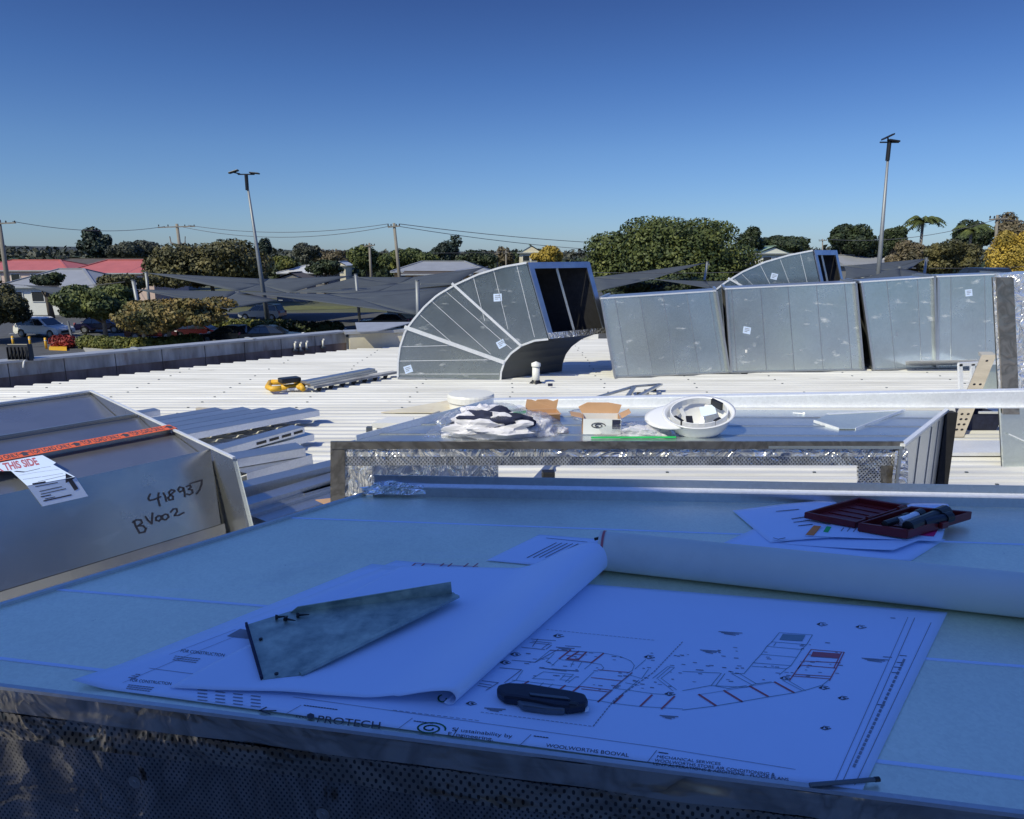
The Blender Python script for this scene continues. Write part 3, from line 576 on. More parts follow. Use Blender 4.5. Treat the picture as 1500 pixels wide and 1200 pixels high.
# ------------------------------------------------------------------ shade sails and posts
SG = 'charcoal shade sails over the car park'
def sail(label, pts, group=SG):
    P = [D(*p) for p in pts]; T = thing('shade_sail', label, 'shade sail', tuple(P[0]), group); n = len(P)
    c = sum(P, Vector())/n; mb = MB(); NR = 6
    for i in range(n):
        a, b = P[i], P[(i+1) % n]
        def fn(u, t, a=a, b=b):
            e = a.lerp(b, u); e = e.lerp(c, .10*4*u*(1-u)*.5); return e.lerp(c, t)-Vector((0, 0, .25*t*(2-t)))
        mb.grid(fn, 8, 4)
    mb.build('cloth', M['sail'], T, smooth=True, thick=.02)
    for i in range(n):
        q = P[i]+(P[i]-c).normalized()*.35; MB().tube([P[i], q], .04, 5).build('turnbuckle', M['post'], T)
sail('small charcoal sail above the two left car park trees', [(36, 418, 66), (120, 423, 62), (88, 435, 56)])
sail('charcoal sail stretched from the sail post across behind the gold tipped tree', [(198, 424, 61), (350, 427, 66), (408, 440, 60), (334, 454, 53)])
sail('broad front charcoal sail reaching from the light pole to the elbow', [(350, 428, 64), (480, 431, 70), (668, 420, 68), (611, 462, 52)])
sail('long thin charcoal sail highest behind the left light pole', [(214, 400, 82), (394, 409, 84), (518, 404, 86), (424, 430, 74), (345, 427, 72)])
sail('charcoal sail between the tall sail post and the orange walled house', [(424, 429, 74), (521, 406, 80), (606, 406, 84), (712, 391, 90), (667, 417, 74), (540, 432, 70)])
sail('charcoal sail with its peak on the post in front of the huge tree', [(866, 407, 66), (1035, 385, 74), (957, 409, 66), (872, 428, 56)])
sail('thin low charcoal sail in front of the huge tree right of the peak', [(957, 409, 66), (1047, 424, 60), (1120, 410, 66), (1035, 412, 70)])
sail('charcoal sail right of the small rear elbow rising to a post', [(1236, 390, 66), (1357, 379, 76), (1336, 393, 66), (1236, 412, 56)])
sail('dark low sail with its peak beside the right light pole', [(1236, 414, 52), (1318, 393, 60), (1398, 408, 56), (1330, 420, 50)])
def spost(label, px, yt, Y, r=.12, px2=None, group='grey posts holding the shade sails'):
    a = D(px, yt, Y); T = thing('sail_post', label, 'post', (a.x, Y, GZ), group)
    b = Vector((a.x+(0 if px2 is None else D(px2, yt, Y).x-a.x), Y, GZ)); MB().tube([b, a], r, 10).build('shaft', M['post'], T, smooth=True)
    MB().tube([a-Vector((0, 0, .02)), a+Vector((0, 0, .05))], r*1.15, 10).build('cap', M['post'], T); MB().box(b+Vector((0, 0, .03)), (.5, .5, .04)).build('base_plate', M['post'], T)
    MB().box(a+Vector((.16, 0, -.25)), (.2, .04, .16)).build('lug', M['post'], T)
spost('grey sail post rising out of the gold tipped tree', 195, 411, 58, .15, 203)
spost('thinner sail post behind and right of the gold tipped tree post', 214, 399, 82, .17)
spost('dark sail post midway between light pole and elbow', 521, 402, 74, .15, 524)
spost('sail post standing just left of the duct elbow', 611, 411, 52, .15)
spost('leaning sail post in front of the huge tree', 1036, 384, 74, .12, 1027)
spost('sail post seen above the duct row right of the light pole', 1357, 378, 76, .13)
spost('low sail post close to the right light pole', 1318, 391, 60, .13)

# ------------------------------------------------------------------ light poles, power poles and wires
def lightpole(label, bx, by, tx, ty, Y, kind):
    b = Vector((D(bx, by, Y).x, Y, GZ)); t = D(tx, ty+12, Y); T = thing('light_pole', label, 'light pole', tuple(b))
    MB().tube([b, b.lerp(t, .5), t], .25, 12, .085).build('shaft', M['post'], T, smooth=True); MB().box(b+Vector((0, 0, .04)), (.8, .8, .08)).build('base_plate', M['post'], T)
    MB().tube([t-Vector((0, 0, 1.0)), t+Vector((0, 0, .35))], .16, 10).build('spigot', M['black'], T)
    MB().beam(t+Vector((-.75, 0, .38)), t+Vector((.75, 0, .38)), .1, .1).build('crossarm', M['black'], T)
    lamps = ((-1.35, .72, .32), (1.0, .55, .1)) if kind == 0 else ((-.25, .95, .5), (.35, .55, .15))
    for dx, dz, tl in lamps:
        dx *= .8; dz *= .75
        c = t+Vector((dx, -.1, dz)); s_ = 1 if dx > 0 else -1
        h = MB().prism([c+Vector((-.42, -.25, .1*s_*tl*4)), c+Vector((.42, -.25, -.1*s_*tl*4)), c+Vector((.42, .25, -.1*s_*tl*4)), c+Vector((-.42, .25, .1*s_*tl*4))], (0, 0, .13)).build('lamp_head', M['black'], T, bevel=.03)
        MB().tube([c, t+Vector((dx*.5, 0, .42))], .06, 6).build('lamp_arm', M['black'], T)
lightpole('tall grey twin floodlight pole rising behind the left shade sails', 394, 478, 361, 250, 68, 0)
lightpole('tall grey twin floodlight pole rising behind the duct row at right', 1287, 420, 1302, 204, 60, 1)
tops = {}
def ppole(key, label, bx, tx, ty, Y, arm=2.4, r=.2, extra=False, conc=False):
    t = D(tx, ty, Y); b = Vector((D(bx, 405, Y).x, Y, GZ)); T = thing('power_pole', label, 'power pole', tuple(b), 'timber power poles along the street')
    MB().tube([b, b.lerp(t, .5), t], r*1.25, 9, r*.85).build('shaft', M['concrete' if conc else 'wood'], T, smooth=True)
    c = t-Vector((0, 0, .5)); MB().beam(c+Vector((-arm, -.2, -.05)), c+Vector((arm, -.2, .12)), .14, .16).build('crossarm', M['wood'], T)
    for k in (-.95, -.45, .45, .95):
        q = c+Vector((arm*k, -.2, .08)); MB().lathe(q, [(.03, 0), (.10, .1), (.06, .16), (.10, .22), (.02, .32)], 8).build('insulator', M['black'], T)
    if extra:
        for s_ in (-1, 1):
            q = t-Vector((0, 0, 3.4)); MB().tube([q, q+Vector((s_*1.1, -.2, .55)), q+Vector((s_*1.2, -.2, 1.5))], .13, 7, .08).build('side_arm', M['wood'], T)
    tops[key] = c
ppole('a', 'leaning power pole at the left edge above the grey hipped roof', 10, -2, 322, 92, 2.2, .26)
ppole('b', 'power pole with a wide crossarm and forked side arms behind the olive tree', 270, 259, 328, 115, 2.9, .26, True)
ppole('c', 'shorter pale power pole left of the tall timber one', 544, 541, 356, 120, .9, .2)
ppole('d', 'tall leaning timber power pole in front of the broad green tree', 588, 577, 327, 100, .8, .22)
ppole('e', 'first of two thin far poles left of the cream gabled house', 729, 728, 368, 150, .5, .16)
ppole('f', 'second of two thin far poles nearer the cream gabled house', 742, 741, 367, 150, .5, .16)
ppole('g', 'pale power pole in front of the golden tree at right', 1459, 1461, 315, 88, 1.0, .17)
ppole('h', 'thin distant pole above the green roofed house', 1121, 1121, 348, 160, 1.2, .16)
ppole('i', 'small distant pole between green roof and rear elbow', 1168, 1168, 349, 190, 1.0, .16)
ppole('j', 'faint distant pole left of the dark tree by the right light pole', 1205, 1205, 350, 190, 1.0, .16)
def wire(a, b, sag, label, r=.035):
    pts = [a.lerp(b, i/16)-Vector((0, 0, 4*sag*(i/16)*(1-i/16))) for i in range(17)]
    tag(MB().tube(pts, r, 4).build('overhead_wire', M['wire']), label, 'wire', 'overhead power lines')
off = Vector((1.8, -.2, .3)); n_ = Vector((-1.8, -.2, .1))
wire(tops['b']+off, tops['d']+Vector((-.7, -.2, .4)), 1.1, 'upper power line from the forked pole to the tall timber pole')
wire(tops['b']+off+Vector((-.8, 0, -.3)), tops['d']+Vector((-.5, -.2, .1)), 1.5, 'lower power line from the forked pole to the tall timber pole')
wire(tops['a']+off, tops['b']+n_, .9, 'power line from the left edge pole to the forked pole')
wire(tops['d']+Vector((.7, -.2, .4)), D(1080, 357, 150), 1.2, 'upper line running right from the tall timber pole', .045)
wire(tops['d']+Vector((.5, -.2, .1)), D(1080, 366, 150), 1.6, 'lower line running right from the tall timber pole', .04)
wire(D(470, 366, 130), D(742, 369, 150), .4, 'thin line passing behind the short pale pole', .04)
wire(D(1215, 351, 84), tops['g'], .9, 'power line crossing in front of the right light pole', .03)
wire(tops['g'], D(1600, 318, 88), .4, 'power line leaving the pale right pole out of frame', .03)
wire(D(860, 399, 60), D(1110, 398, 60), .1, 'pale thin cable crossing in front of the huge tree', .02)
wire(D(1360, 393, 66), D(1560, 388, 66), .1, 'pale thin cable above the duct row at right', .022)
wire(D(0, 415, 70), D(183, 413, 70), .35, 'pale thin cable above the car park trees at left', .025)

# ------------------------------------------------------------------ cars
def car(name, label, loc, rz, paint, suv=True, Lc=4.6, plate=True, group='cars parked in the car park'):
    T = thing(name, label, 'car', loc, group, rz); W = .92
    H = 1.68 if suv else 1.43; bh = .98 if suv else .86; h = Lc/2
    lo = [(-h, .45), (-h+.02, .75), (-h+.1, bh), (-h+.5, bh+.02), (.95, bh), (h-.25, bh-.12), (h-.02, .68), (h, .42), (h-.1, .28)]
    def arch(cx): return [(cx+.38*math.cos(a), .33+.38*math.sin(a)) for a in [math.pi*k/8 for k in range(9)]]
    bot = [(h-.3, .26)]+[(x, max(z, .26)) for x, z in arch(h-.85)]+[(x, max(z, .26)) for x, z in arch(-h+.85)]+[(-h+.15, .28)]
    prof = lo+bot
    bm = MB(); n = len(prof)
    for s_, yy in ((0, -W), (1, W)): pass
    rows = [(-W+.02, .0), (-W, .1), (W, .1), (W-.02, 0)]
    k = len(bm.v)
    for y, _ in rows:
        tuck = .07 if abs(y) < W and abs(y) > .8 else 0
        for x, z in prof: bm.v.append(Vector((x*(1-.0*tuck), y*(1 if z > .4 else .97), z)))
    for j in range(3):
        for i in range(n): a = k+j*n+i; b = k+j*n+(i+1) % n; bm.f.append((a, b, b+n, a+n))
    bm.f.append(tuple(range(k+n-1, k-1, -1))); bm.f.append(tuple(range(k+3*n, k+4*n)))
    body = bm.build('body', paint, T, bevel=.035)
    rx0, rx1, bx0, bx1 = (-h+.45, .35, -h+.16, 1.25) if suv else (-h+1.15, .25, -h+.5, 1.2)
    cab = [(bx0, bh), (rx0, H-.04), (rx0+.3, H), (rx1-.2, H), (rx1, H-.05), (bx1, bh)]
    cb = MB(); k = 0; yt = W*.76
    def yz(z): return W-.05-(W-.05-yt)*(z-bh)/(H-bh)
    m_ = len(cab)
    for s_ in (-1, 1): cb.v += [Vector((x, s_*yz(z), z-.01 if z == bh else z)) for x, z in cab]
    for i in range(m_): j = (i+1) % m_; cb.f.append((i, j, m_+j, m_+i))
    cb.f.append(tuple(range(m_-1, -1, -1))); cb.f.append(tuple(range(m_, 2*m_)))
    cb.build('cabin', paint, T, bevel=.04)
    def glass(pts, nm='window'): 
        nrm = (pts[1]-pts[0]).cross(pts[2]-pts[0]).normalized(); cc = sum(pts, Vector())/len(pts)
        if nrm.dot(cc-Vector((0, 0, 1))) < 0: nrm = -nrm
        MB().prism([p+nrm*.008 for p in pts], nrm*.012).build(nm, M['glass'], T)
    for s_ in (-1, 1):
        def q(x, z): return Vector((x, s_*yz(z), z))
        zt = H-.13; zb = bh+.05; 
        xb = lambda z: bx0+(rx0-bx0)*(z-bh)/(H-bh); xf = lambda z: bx1+(rx1-bx1)*(z-bh)/(H-bh)
        cuts = [0, .34, .66, 1]
        for c0_, c1_ in zip(cuts, cuts[1:]):
            f0 = lambda z, c: xb(z)+.12+(xf(z)-xb(z)-.28)*c
            glass([q(f0(zb, c0_)+.03, zb), q(f0(zb, c1_)-.03, zb), q(f0(zt, c1_)-.03, zt), q(f0(zt, c0_)+.03, zt)])
        for cx in (h-.85, -h+.85):
            wm = MB().tube([(cx, s_*(W-.24), .33), (cx, s_*(W-.01), .33)], .33, 20).build('wheel', M['black'], T, smooth=False)
            MB().tube([(cx, s_*(W-.02), .33), (cx, s_*(W+.005), .33)], .2, 12).build('rim', M['post'], wm)
        MB().box((h-.12, s_*.68, .70), (.2, .36, .14)).build('headlight', M['zinc'], T, bevel=.02)
        MB().box((-h+.05, s_*.74, .85), (.12, .26, .22)).build('taillight', M['inkred'], T, bevel=.02)
        MB().box((1.0, s_*(W+.06), bh+.06), (.14, .14, .12)).build('mirror', paint, T, bevel=.02)
    zt = H-.1; zb = bh+.05
    glass([Vector((xf(zb)-.02, -yz(zb)+.12, zb)), Vector((xf(zb)-.02, yz(zb)-.12, zb)), Vector((xf(zt), yz(zt)-.1, zt)), Vector((xf(zt), -yz(zt)+.1, zt))], 'windscreen')
    glass([Vector((xb(zb), -yz(zb)+.12, zb)), Vector((xb(zb), yz(zb)-.12, zb)), Vector((xb(zt), yz(zt)-.1, zt)), Vector((xb(zt), -yz(zt)+.1, zt))], 'rear_window')
    MB().box((h+.0, 0, .5), (.04, 1.1, .2)).build('grille', M['black'], T)
    return T
def paint(n, c): return mat(n, c, .25, metal=0, var=.02, spec=.7)
pw, pb, pr_, psl, pk = paint('white_car_paint', (.86, .85, .82)), paint('violet_blue_car_paint', (.012, .01, .045)), paint('red_car_paint', (.055, .006, .008)), paint('silver_car_paint', (.35, .37, .38)), paint('black_car_paint', (.015, .017, .022))
car('suv_car', 'white four wheel drive parked behind the yellow bollards', tuple(gg(66, 493)), R(-14), pw, True, 4.7)
car('hatchback_car', 'dark violet blue hatchback in shade right of the white car', tuple(gg(152, 487)), R(8), pb, False, 4.2)
car('hatchback_car', 'red car half hidden behind the hedge left of the sail post', tuple(gg(228, 497)), R(5), pr_, False, 4.2)
car('hatchback_car', 'red car mostly hidden by the gold tipped tree trunks', tuple(gg(292, 496)), R(4), pr_, False, 4.2)
car('suv_car', 'silver grey wagon parked in the shade of the broad front sail', tuple(gg(385, 468)), R(170), psl, True, 4.8)
car('sedan_car', 'black sedan behind the parapet below the light pole', tuple(gg(400, 503)), R(6), pk, False, 4.8)
car('sedan_car', 'black sedan nearest the gold tipped tree behind the parapet', tuple(gg(338, 502)), R(172), pk, False, 4.6)
car('sedan_car', 'dark car under the sail left of the duct elbow', tuple(gg(565, 481)), R(176), pk, False, 4.8)
car('van', 'black vehicle roof with a red lamp showing over the duct row at right', (D(1432, 400, 34).x, 34, GZ+1.9), R(90), pk, True, 5.0)
o = bpy.data.objects['van']; o['category'] = 'van'; o.location.z = GZ
# raised deck for that vehicle
o.location = (D(1432, 395, 46).x, 46, D(1432, 392, 46).z-1.68)
tag(MB().box((D(1432, 395, 46).x+6, 50, (GZ+o.location.z)/2), (30, 14, o.location.z-GZ-.02)).build('parking_deck', M['concrete']), kind='structure')

# ------------------------------------------------------------------ ducts on the roof
def strip(mb, a, b, n, wd=.02, hgt=.012):
    d = (b-a).normalized(); s_ = d.cross(n).normalized()*wd/2; mb.prism([a-s_, b-s_, b+s_, a+s_], n*hgt); return mb
def sticker(P, n, u, v, T, w_=.11, h_=.10, rot=.2):
    c, s_ = math.cos(rot), math.sin(rot); U = u*c+v*s_; V = -u*s_+v*c
    st = MB().prism([P+U*(i*w_/2)+V*(j*h_/2)+n*.002 for i, j in ((-1, -1), (1, -1), (1, 1), (-1, 1))], n*.002).build('sticker', M['paper'], T)
    m_ = MB()
    for k in range(3): m_.line([P-U*w_*.3+V*(h_*(.25-.22*k)), P+U*w_*(.3 if k < 2 else .05)+V*(h_*(.25-.22*k))], .008, n, .0055)
    m_.build('print', M['inkgrey'], st)
def elbow(label, Y, outer, inner, mouthN, wv, seams, bands, stick, vanes=1):
    """outer / inner arcs of the near side given as photograph pixels at distance Y; wv = vector to the far side"""
    O = [D(px, py, Y) for px, py in outer]; I = [D(px, py, Y) for px, py in inner]
    O[0].z = max(O[0].z, .03); T = thing('duct_elbow', label, 'duct elbow', (O[0].x, Y, 0)); n = Vector((0, -1, 0)); wv = Vector(wv)
    def res(P, N):
        L_ = [0]
        for a, b in zip(P, P[1:]): L_.append(L_[-1]+(b-a).length)
        out = []
        for k in range(N+1):
            t = L_[-1]*k/N; j = max(i for i in range(len(P)) if L_[i] <= t+1e-9); j = min(j, len(P)-2); f = (t-L_[j])/(L_[j+1]-L_[j]); out.append(P[j].lerp(P[j+1], f))
        return out
    N = 36; O = res(O, N); I = res(I, N)
    cuts = [0]+[int(round(N*c)) for c in bands]+[N]
    for a, b in zip(cuts, cuts[1:]):
        mb = MB()
        for k in range(a, b): mb.poly([O[k], I[k], I[k+1], O[k+1]])
        mb.build('side_panel', M['galve'], T, thick=.0)
    mb = MB()
    for k in range(N): mb.poly([O[k]+wv, O[k+1]+wv, I[k+1]+wv, I[k]+wv])
    mb.build('far_side_panel', M['galv'], T)
    mb = MB()
    for k in range(N): mb.poly([O[k], O[k+1], O[k+1]+wv, O[k]+wv])
    mb.build('outer_wrap', M['galv'], T)
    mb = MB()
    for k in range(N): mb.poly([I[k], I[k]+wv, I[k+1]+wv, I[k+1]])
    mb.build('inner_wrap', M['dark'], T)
    # liner skins just inside
    ins = MB(); u0 = wv.normalized()
    c_ = [(O[k]+I[k])/2 for k in range(N+1)]
    o2 = [O[k].lerp(c_[k], .05)+wv*.02 for k in range(N+1)]; i2 = [I[k].lerp(c_[k], .05)+wv*.02 for k in range(N+1)]; w2 = wv*.96
    for k in range(N): ins.poly([o2[k], o2[k+1], i2[k+1], i2[k]]); ins.poly([o2[k]+w2, i2[k]+w2, i2[k+1]+w2, o2[k+1]+w2]); ins.poly([o2[k], o2[k]+w2, o2[k+1]+w2, o2[k+1]]); ins.poly([i2[k], i2[k+1], i2[k+1]+w2, i2[k]+w2])
    ins.poly([o2[N//2], i2[N//2], i2[N//2]+w2, o2[N//2]+w2])
    ins.build('liner', M['liner'], T)
    # standing edges
    e = MB()
    for P in (O, I):
        for k in range(N): e.beam(P[k]+n*.008, P[k+1]+n*.008, .024, .018, (0, 1, 0))
    e.build('edge_lock', M['edge'], T)
    for c in bands:
        k = int(round(N*c)); b_ = MB(); strip(b_, O[k]+(O[k]-I[k]).normalized()*.04, I[k]-(O[k]-I[k]).normalized()*.0, n, .05 if c < .4 else .032, .025); b_.build('joint_band', M['edge'], T)
    for (ax, ay, bx, by) in seams:
        b_ = MB(); strip(b_, D(ax, ay, Y), D(bx, by, Y), n, .006, .004); b_.build('seam', M['edge'], T)
    # mouth frame
    dn = (O[N]-I[N]).normalized(); f = MB(); t1 = .085
    mn = wv.cross(dn).normalized(); mn = mn if mn.x > 0 else -mn
    a, b, c, d = I[N], O[N], O[N]+wv, I[N]+wv; wn_ = wv.normalized()
    for nm, q in (('flange_top', [b, c, c-dn*t1, b-dn*t1]), ('flange_side', [a, b, b+wn_*t1-dn*0, a+wn_*t1]), ('flange_side', [c, d, d-wn_*t1, c-wn_*t1]), ('flange_bottom', [a, d, d+dn*t1, a+dn*t1])):
        MB().prism([x+mn*(.012 if nm == 'flange_side' else .015) for x in q], mn*.02).build(nm, M['skytape'] if nm != 'flange_bottom' else M['foil'], T)
    for k in range(1, vanes+1):
        m1 = a.lerp(d, .5*k/((vanes+1)/2)); m2 = b.lerp(c, .5*k/((vanes+1)/2)); MB().beam(m1-mn*.06, m2-mn*.06, .03, .03).build('stiffener', M['galv'], T)
    # bottom flange
    for q in ((O[0], I[0]), (O[0]+wv, I[0]+wv), (I[0], I[0]+wv)): MB().beam(q[0]+Vector((0, -.01, .012)), q[1]+Vector((0, -.01, .012)), .03, .03).build('base_flange', M['galv'], T)
    for px, py, rt in stick: sticker(D(px, py, Y), n, Vector((1, 0, 0)), Vector((0, 0, 1)), T, rot=rt)
    return T
Y1 = G(733, 558, 0).y
wv1 = G(823, 545, 0)-G(733, 558, 0)
elbow('large galvanised duct elbow with an open black lined mouth facing right', Y1,
      [(583, 559), (583, 530), (586, 508), (594, 484), (606, 468), (622, 449), (641, 432), (667, 417), (700, 402), (736, 391), (771, 385)],
      [(733, 559), (734, 545), (739, 530), (748, 518), (764, 506), (783, 499), (803, 497)], None, wv1,
      [(615, 461, 661, 501), (632, 441, 719, 519), (653, 427, 749, 511), (693, 405, 710, 470), (723, 396, 744, 482), (757, 389, 783, 494), (587, 508, 667, 506), (584, 529, 722, 527), (584, 548, 731, 548)],
      [.27, .60], [(598, 541, .3), (729, 436, .05), (734, 504, .5)])
Y2 = 12.2
elbow('smaller galvanised duct elbow showing over the back of the duct row', Y2,
      [(1010, 512), (1012, 480), (1022, 450), (1040, 431), (1062, 414), (1088, 398), (1120, 384), (1155, 374), (1190, 367)],
      [(1128, 514), (1131, 480), (1140, 452), (1160, 436), (1204, 430)], None, (.62, .55, 0),
      [(1085, 400, 1125, 440), (1075, 408, 1112, 445), (1113, 387, 1140, 440), (1142, 378, 1160, 425), (1172, 371, 1185, 425)], [.5], [(1134, 405, -.2)])
def duct(label, c4, Yb, seams, dep, stick=(), extra=None):
    """straight duct section: c4 = near face corners in the photograph (tl,tr,br,bl)"""
    bl = G(*c4[3], .035); br = G(*c4[2], .035); tl = D(*c4[0], bl.y); tr = D(*c4[1], br.y); dep = Vector(dep)
    T = thing('duct_section', label, 'duct', ((bl.x+br.x)/2, bl.y, 0), 'straight duct sections standing in a row'); n = (br-bl).cross(tl-bl).normalized(); n = n if n.y < 0 else -n
    xs = [0]+list(seams)+[1]
    for a, b in zip(xs, xs[1:]):
        g_ = .003; q = [bl.lerp(br, a+g_), bl.lerp(br, b-g_), tl.lerp(tr, b-g_), tl.lerp(tr, a+g_)]
        MB().prism(q, -n*.012).build('side_panel', M['galvm'], T)
    for a in seams: b_ = MB(); strip(b_, bl.lerp(br, a), tl.lerp(tr, a), n, .010, .003); b_.build('seam', M['galv'], T)
    MB().prism([tl-n*.014, tr-n*.014, tr+dep, tl+dep], (0, 0, -.012)).build('top_sheet', M['galv'], T)
    MB().prism([bl+dep, br+dep, tr+dep, tl+dep], dep.normalized()*.012).build('back_sheet', M['galv'], T)
    MB().prism([bl-n*.02, br-n*.02, br+dep, bl+dep], (0, 0, .01)).build('base_sheet', M['galv'], T)
    li = MB(); li.poly([bl-n*.03+Vector((0, 0, .02)), br-n*.03+Vector((0, 0, .02)), tr-n*.03, tl-n*.03]); li.poly([bl.lerp(br, .5), bl.lerp(br, .5)+dep, tl.lerp(tr, .5)+dep, tl.lerp(tr, .5)-Vector((0, 0, .03))]); li.build('liner', M['liner'], T)
    for e0, e1 in ((bl, tl), (br, tr)):
        f = MB(); sx = (tl-bl if e0 is bl else tr-br).normalized(); f.beam(e0+n*.02, e1+n*.02, .03, .045, (0, 1, 0)); f.beam(e1+Vector((0, 0, .01)), e1+dep+Vector((0, 0, .01)), .035, .035); f.beam(e0+dep, e1+dep, .035, .035, (0, 1, 0)); f.build('end_flange', M['galv'], T)
    MB().beam(tl+Vector((0, 0, .008))+n*.006, tr+Vector((0, 0, .008))+n*.006, .016, .018).build('edge_lock', M['edge'], T)
    MB().beam(bl+n*.012-Vector((0, 0, .002)), br+n*.012-Vector((0, 0, .002)), .02, .02).build('edge_lock', M['galv'], T)
    for k in (.12, .88): MB().beam(bl.lerp(br, k)+Vector((0, .03, -.016)), bl.lerp(br, k)+dep+Vector((0, .03, -.016)), .09, .035).build('timber_bearer', M['timber'], T)
    for px, py, rt in stick: sticker(RP(px, py, bl, n), n, (br-bl).normalized(), (tl-bl).normalized(), T, rot=rt)
    return T
duct('leftmost straight duct section, right beside the elbow mouth', [(880, 438), (1048, 427), (1067, 545), (900, 552)], 0, [.12, .33, .53, .74, .94], (.25, 1.0, 0))
duct('widest duct section of the row with a white pipe standing before it', [(1062, 424), (1252, 415), (1263, 541), (1070, 545)], 0, [.05, .27, .48, .70, .92], (.25, 1.0, 0), [(1094, 484, -.2)])
duct('scuffed narrow duct section with chalky handling marks', [(1260, 414), (1367, 407), (1370, 538), (1278, 541)], 0, [.36, .78], (.25, 1.0, 0), [(1315, 490, -.15)])
duct('duct section at the right of the row with a sticker near its top', [(1372, 406), (1475, 402), (1478, 536), (1372, 538)], 0, [.2, .68, .85], (.25, 1.0, 0), [(1419, 429, .1)])
# foil wrapped duct at right edge
a = G(1470, 687, 0); b = Vector((a.x+1.5, a.y+.06, 0)); tz = D(1458, 406, a.y).z; tl = D(1456, 406, a.y)
T = thing('foil_wrapped_duct', 'tall foil wrapped duct end cut by the right edge of the picture', 'duct', tuple(a))
zc = .52
MB().prism([a+Vector((0, 0, .01)), b+Vector((0, 0, .01)), b+Vector((0, 0, zc)), a.lerp(tl, zc/tz)], (0, .02, 0)).build('lower_sheet', M['galvm'], T)
MB().prism([a.lerp(tl, zc/tz)+Vector((0, -.015, 0)), b+Vector((0, -.015, zc)), b+Vector((0, -.015, tz)), tl+Vector((0, -.015, 0))], (0, .03, 0)).build('foil_face', M['foil'], T)
MB().prism([a.lerp(tl, .3)+Vector((0, -.03, 0)), a.lerp(tl, .3)+Vector((.13, -.03, 0)), tl+Vector((.13, -.03, 0)), tl+Vector((0, -.03, 0))], (0, .012, 0)).build('foil_tape', M['foilt'], T)
MB().prism([a+Vector((.0, .03, 0)), b+Vector((0, .03, 0)), b+Vector((0, .03, tz)), tl+Vector((0, .03, 0))], (.85, 1.0, 0)).build('duct_body', M['galv'], T)
MB().prism([tl+Vector((0, 0, 0)), b+Vector((0, 0, tz)), b+Vector((.85, 1, tz)), tl+Vector((.85, 1, 0))], (0, 0, .02)).build('foil_top', M['foil'], T)
MB().beam(D(1478, 636, a.y-.02), D(1520, 655, a.y-.02), .008, .006, (0, 1, 0)).build('wire_tie', M['edge'], T)

# ------------------------------------------------------------------ box duct 2 with loose gear on it
ZT = .90
def corner(px, py, z=ZT): return G(px, py, z)
n0, n1, f1, f0 = corner(487, 652), corner(1322, 654), corner(1387, 602), corner(722, 598)
b2 = thing('open_ended_duct', 'open ended duct box with foil taped rim and loose gear lying on top', 'duct', ((n0.x+n1.x)/2, n0.y, 0))
zd = Vector((0, 0, -1))
for i in range(4):
    a0, a1 = i/4+.0015, (i+1)/4-.0015
    # top sheets run across the duct
    MB().prism([n0.lerp(f0, a0), n1.lerp(f1, a0), n1.lerp(f1, a1), n0.lerp(f0, a1)], zd*.012).build('top_sheet', M['galvb'], b2)
    if i: b_ = MB(); strip(b_, n0.lerp(f0, i/4), n1.lerp(f1, i/4), Vector((0, 0, 1)), .008, .004); b_.build('seam', M['galv'], b2)
sd0 = (f0-n0).normalized(); sd1 = (f1-n1).normalized()
for nm, a_, b_, dx in (('left_side', n0, f0, 1), ('right_side', n1, f1, -1)):
    q = Vector((.012*dx, 0, 0))
    MB().prism([a_+zd*.013, b_+zd*.013, b_+zd*.88, a_+zd*.88], q).build(nm, M['galv'], b2)
    MB().prism([a_+zd*.02+q*1.3, b_+zd*.02+q*1.3, b_+zd*.87+q*1.3, a_+zd*.87+q*1.3], q).build('foil_lining', M['foil'], b2)
for k in (.35, .62, .8): b_ = MB(); strip(b_, n1.lerp(f1, k)+zd*.02, n1.lerp(f1, k)+zd*.86, Vector((.8, -.6, 0)), .008, .004); b_.build('seam', M['galv'], b2)
MB().prism([n0+zd*.88, n1+zd*.88, f1+zd*.88, f0+zd*.88], (0, 0, .012)).build('bottom_sheet', M['galv'], b2)
F = Vector((0, -1, 0))
def face(px0, py0, px1, py1, nm, m, off=0., th=.012):
    P = n0+F*off; q = [RP(px0, py1, P, F), RP(px1, py1, P, F), RP(px1, py0, P, F), RP(px0, py0, P, F)]
    return MB().prism(q, -F*th).build(nm, m, b2)
face(487, 669, 1320, 682, 'rim_perforated_foil', M['foild'], .0); face(487, 650, 1320, 668.8, 'rim_foil', M['foil'], .004)
face(484, 647, 1324, 658, 'rim_foil_tape', M['foilt'], .016)
face(486, 682.5, 545, 860, 'left_jamb_foil', M['foil'], .0)
face(484, 658.5, 505, 860, 'left_jamb_tape', M['foilt'], .012)
face(1257, 682.5, 1290, 860, 'right_jamb_perforated_foil', M['foild'], .0)
face(1290.5, 682.5, 1312, 860, 'right_jamb_foil', M['foilt'], .0)
face(1312.5, 658.5, 1330, 860, 'corner_tape', M['foil'], .014)
# side flanges standing up on the top sheet
MB().prism([n0.lerp(f0, .12), f0, f0+Vector((0, 0, .055)), n0.lerp(f0, .12)+Vector((0, 0, .02))], (.004, 0, 0)).build('left_upstand', M['zinc'], b2)
MB().beam(f1+Vector((-.0, -.02, -.0)), f1+zd*.86+Vector((0, -.02, 0)), .06, .05, (0, 1, 0)).build('rear_corner_angle', M['liner'], b2)
MB().beam(n1+Vector((0, 0, .006)), f1+Vector((0, 0, .006)), .02, .012).build('edge_lock', M['edge'], b2)
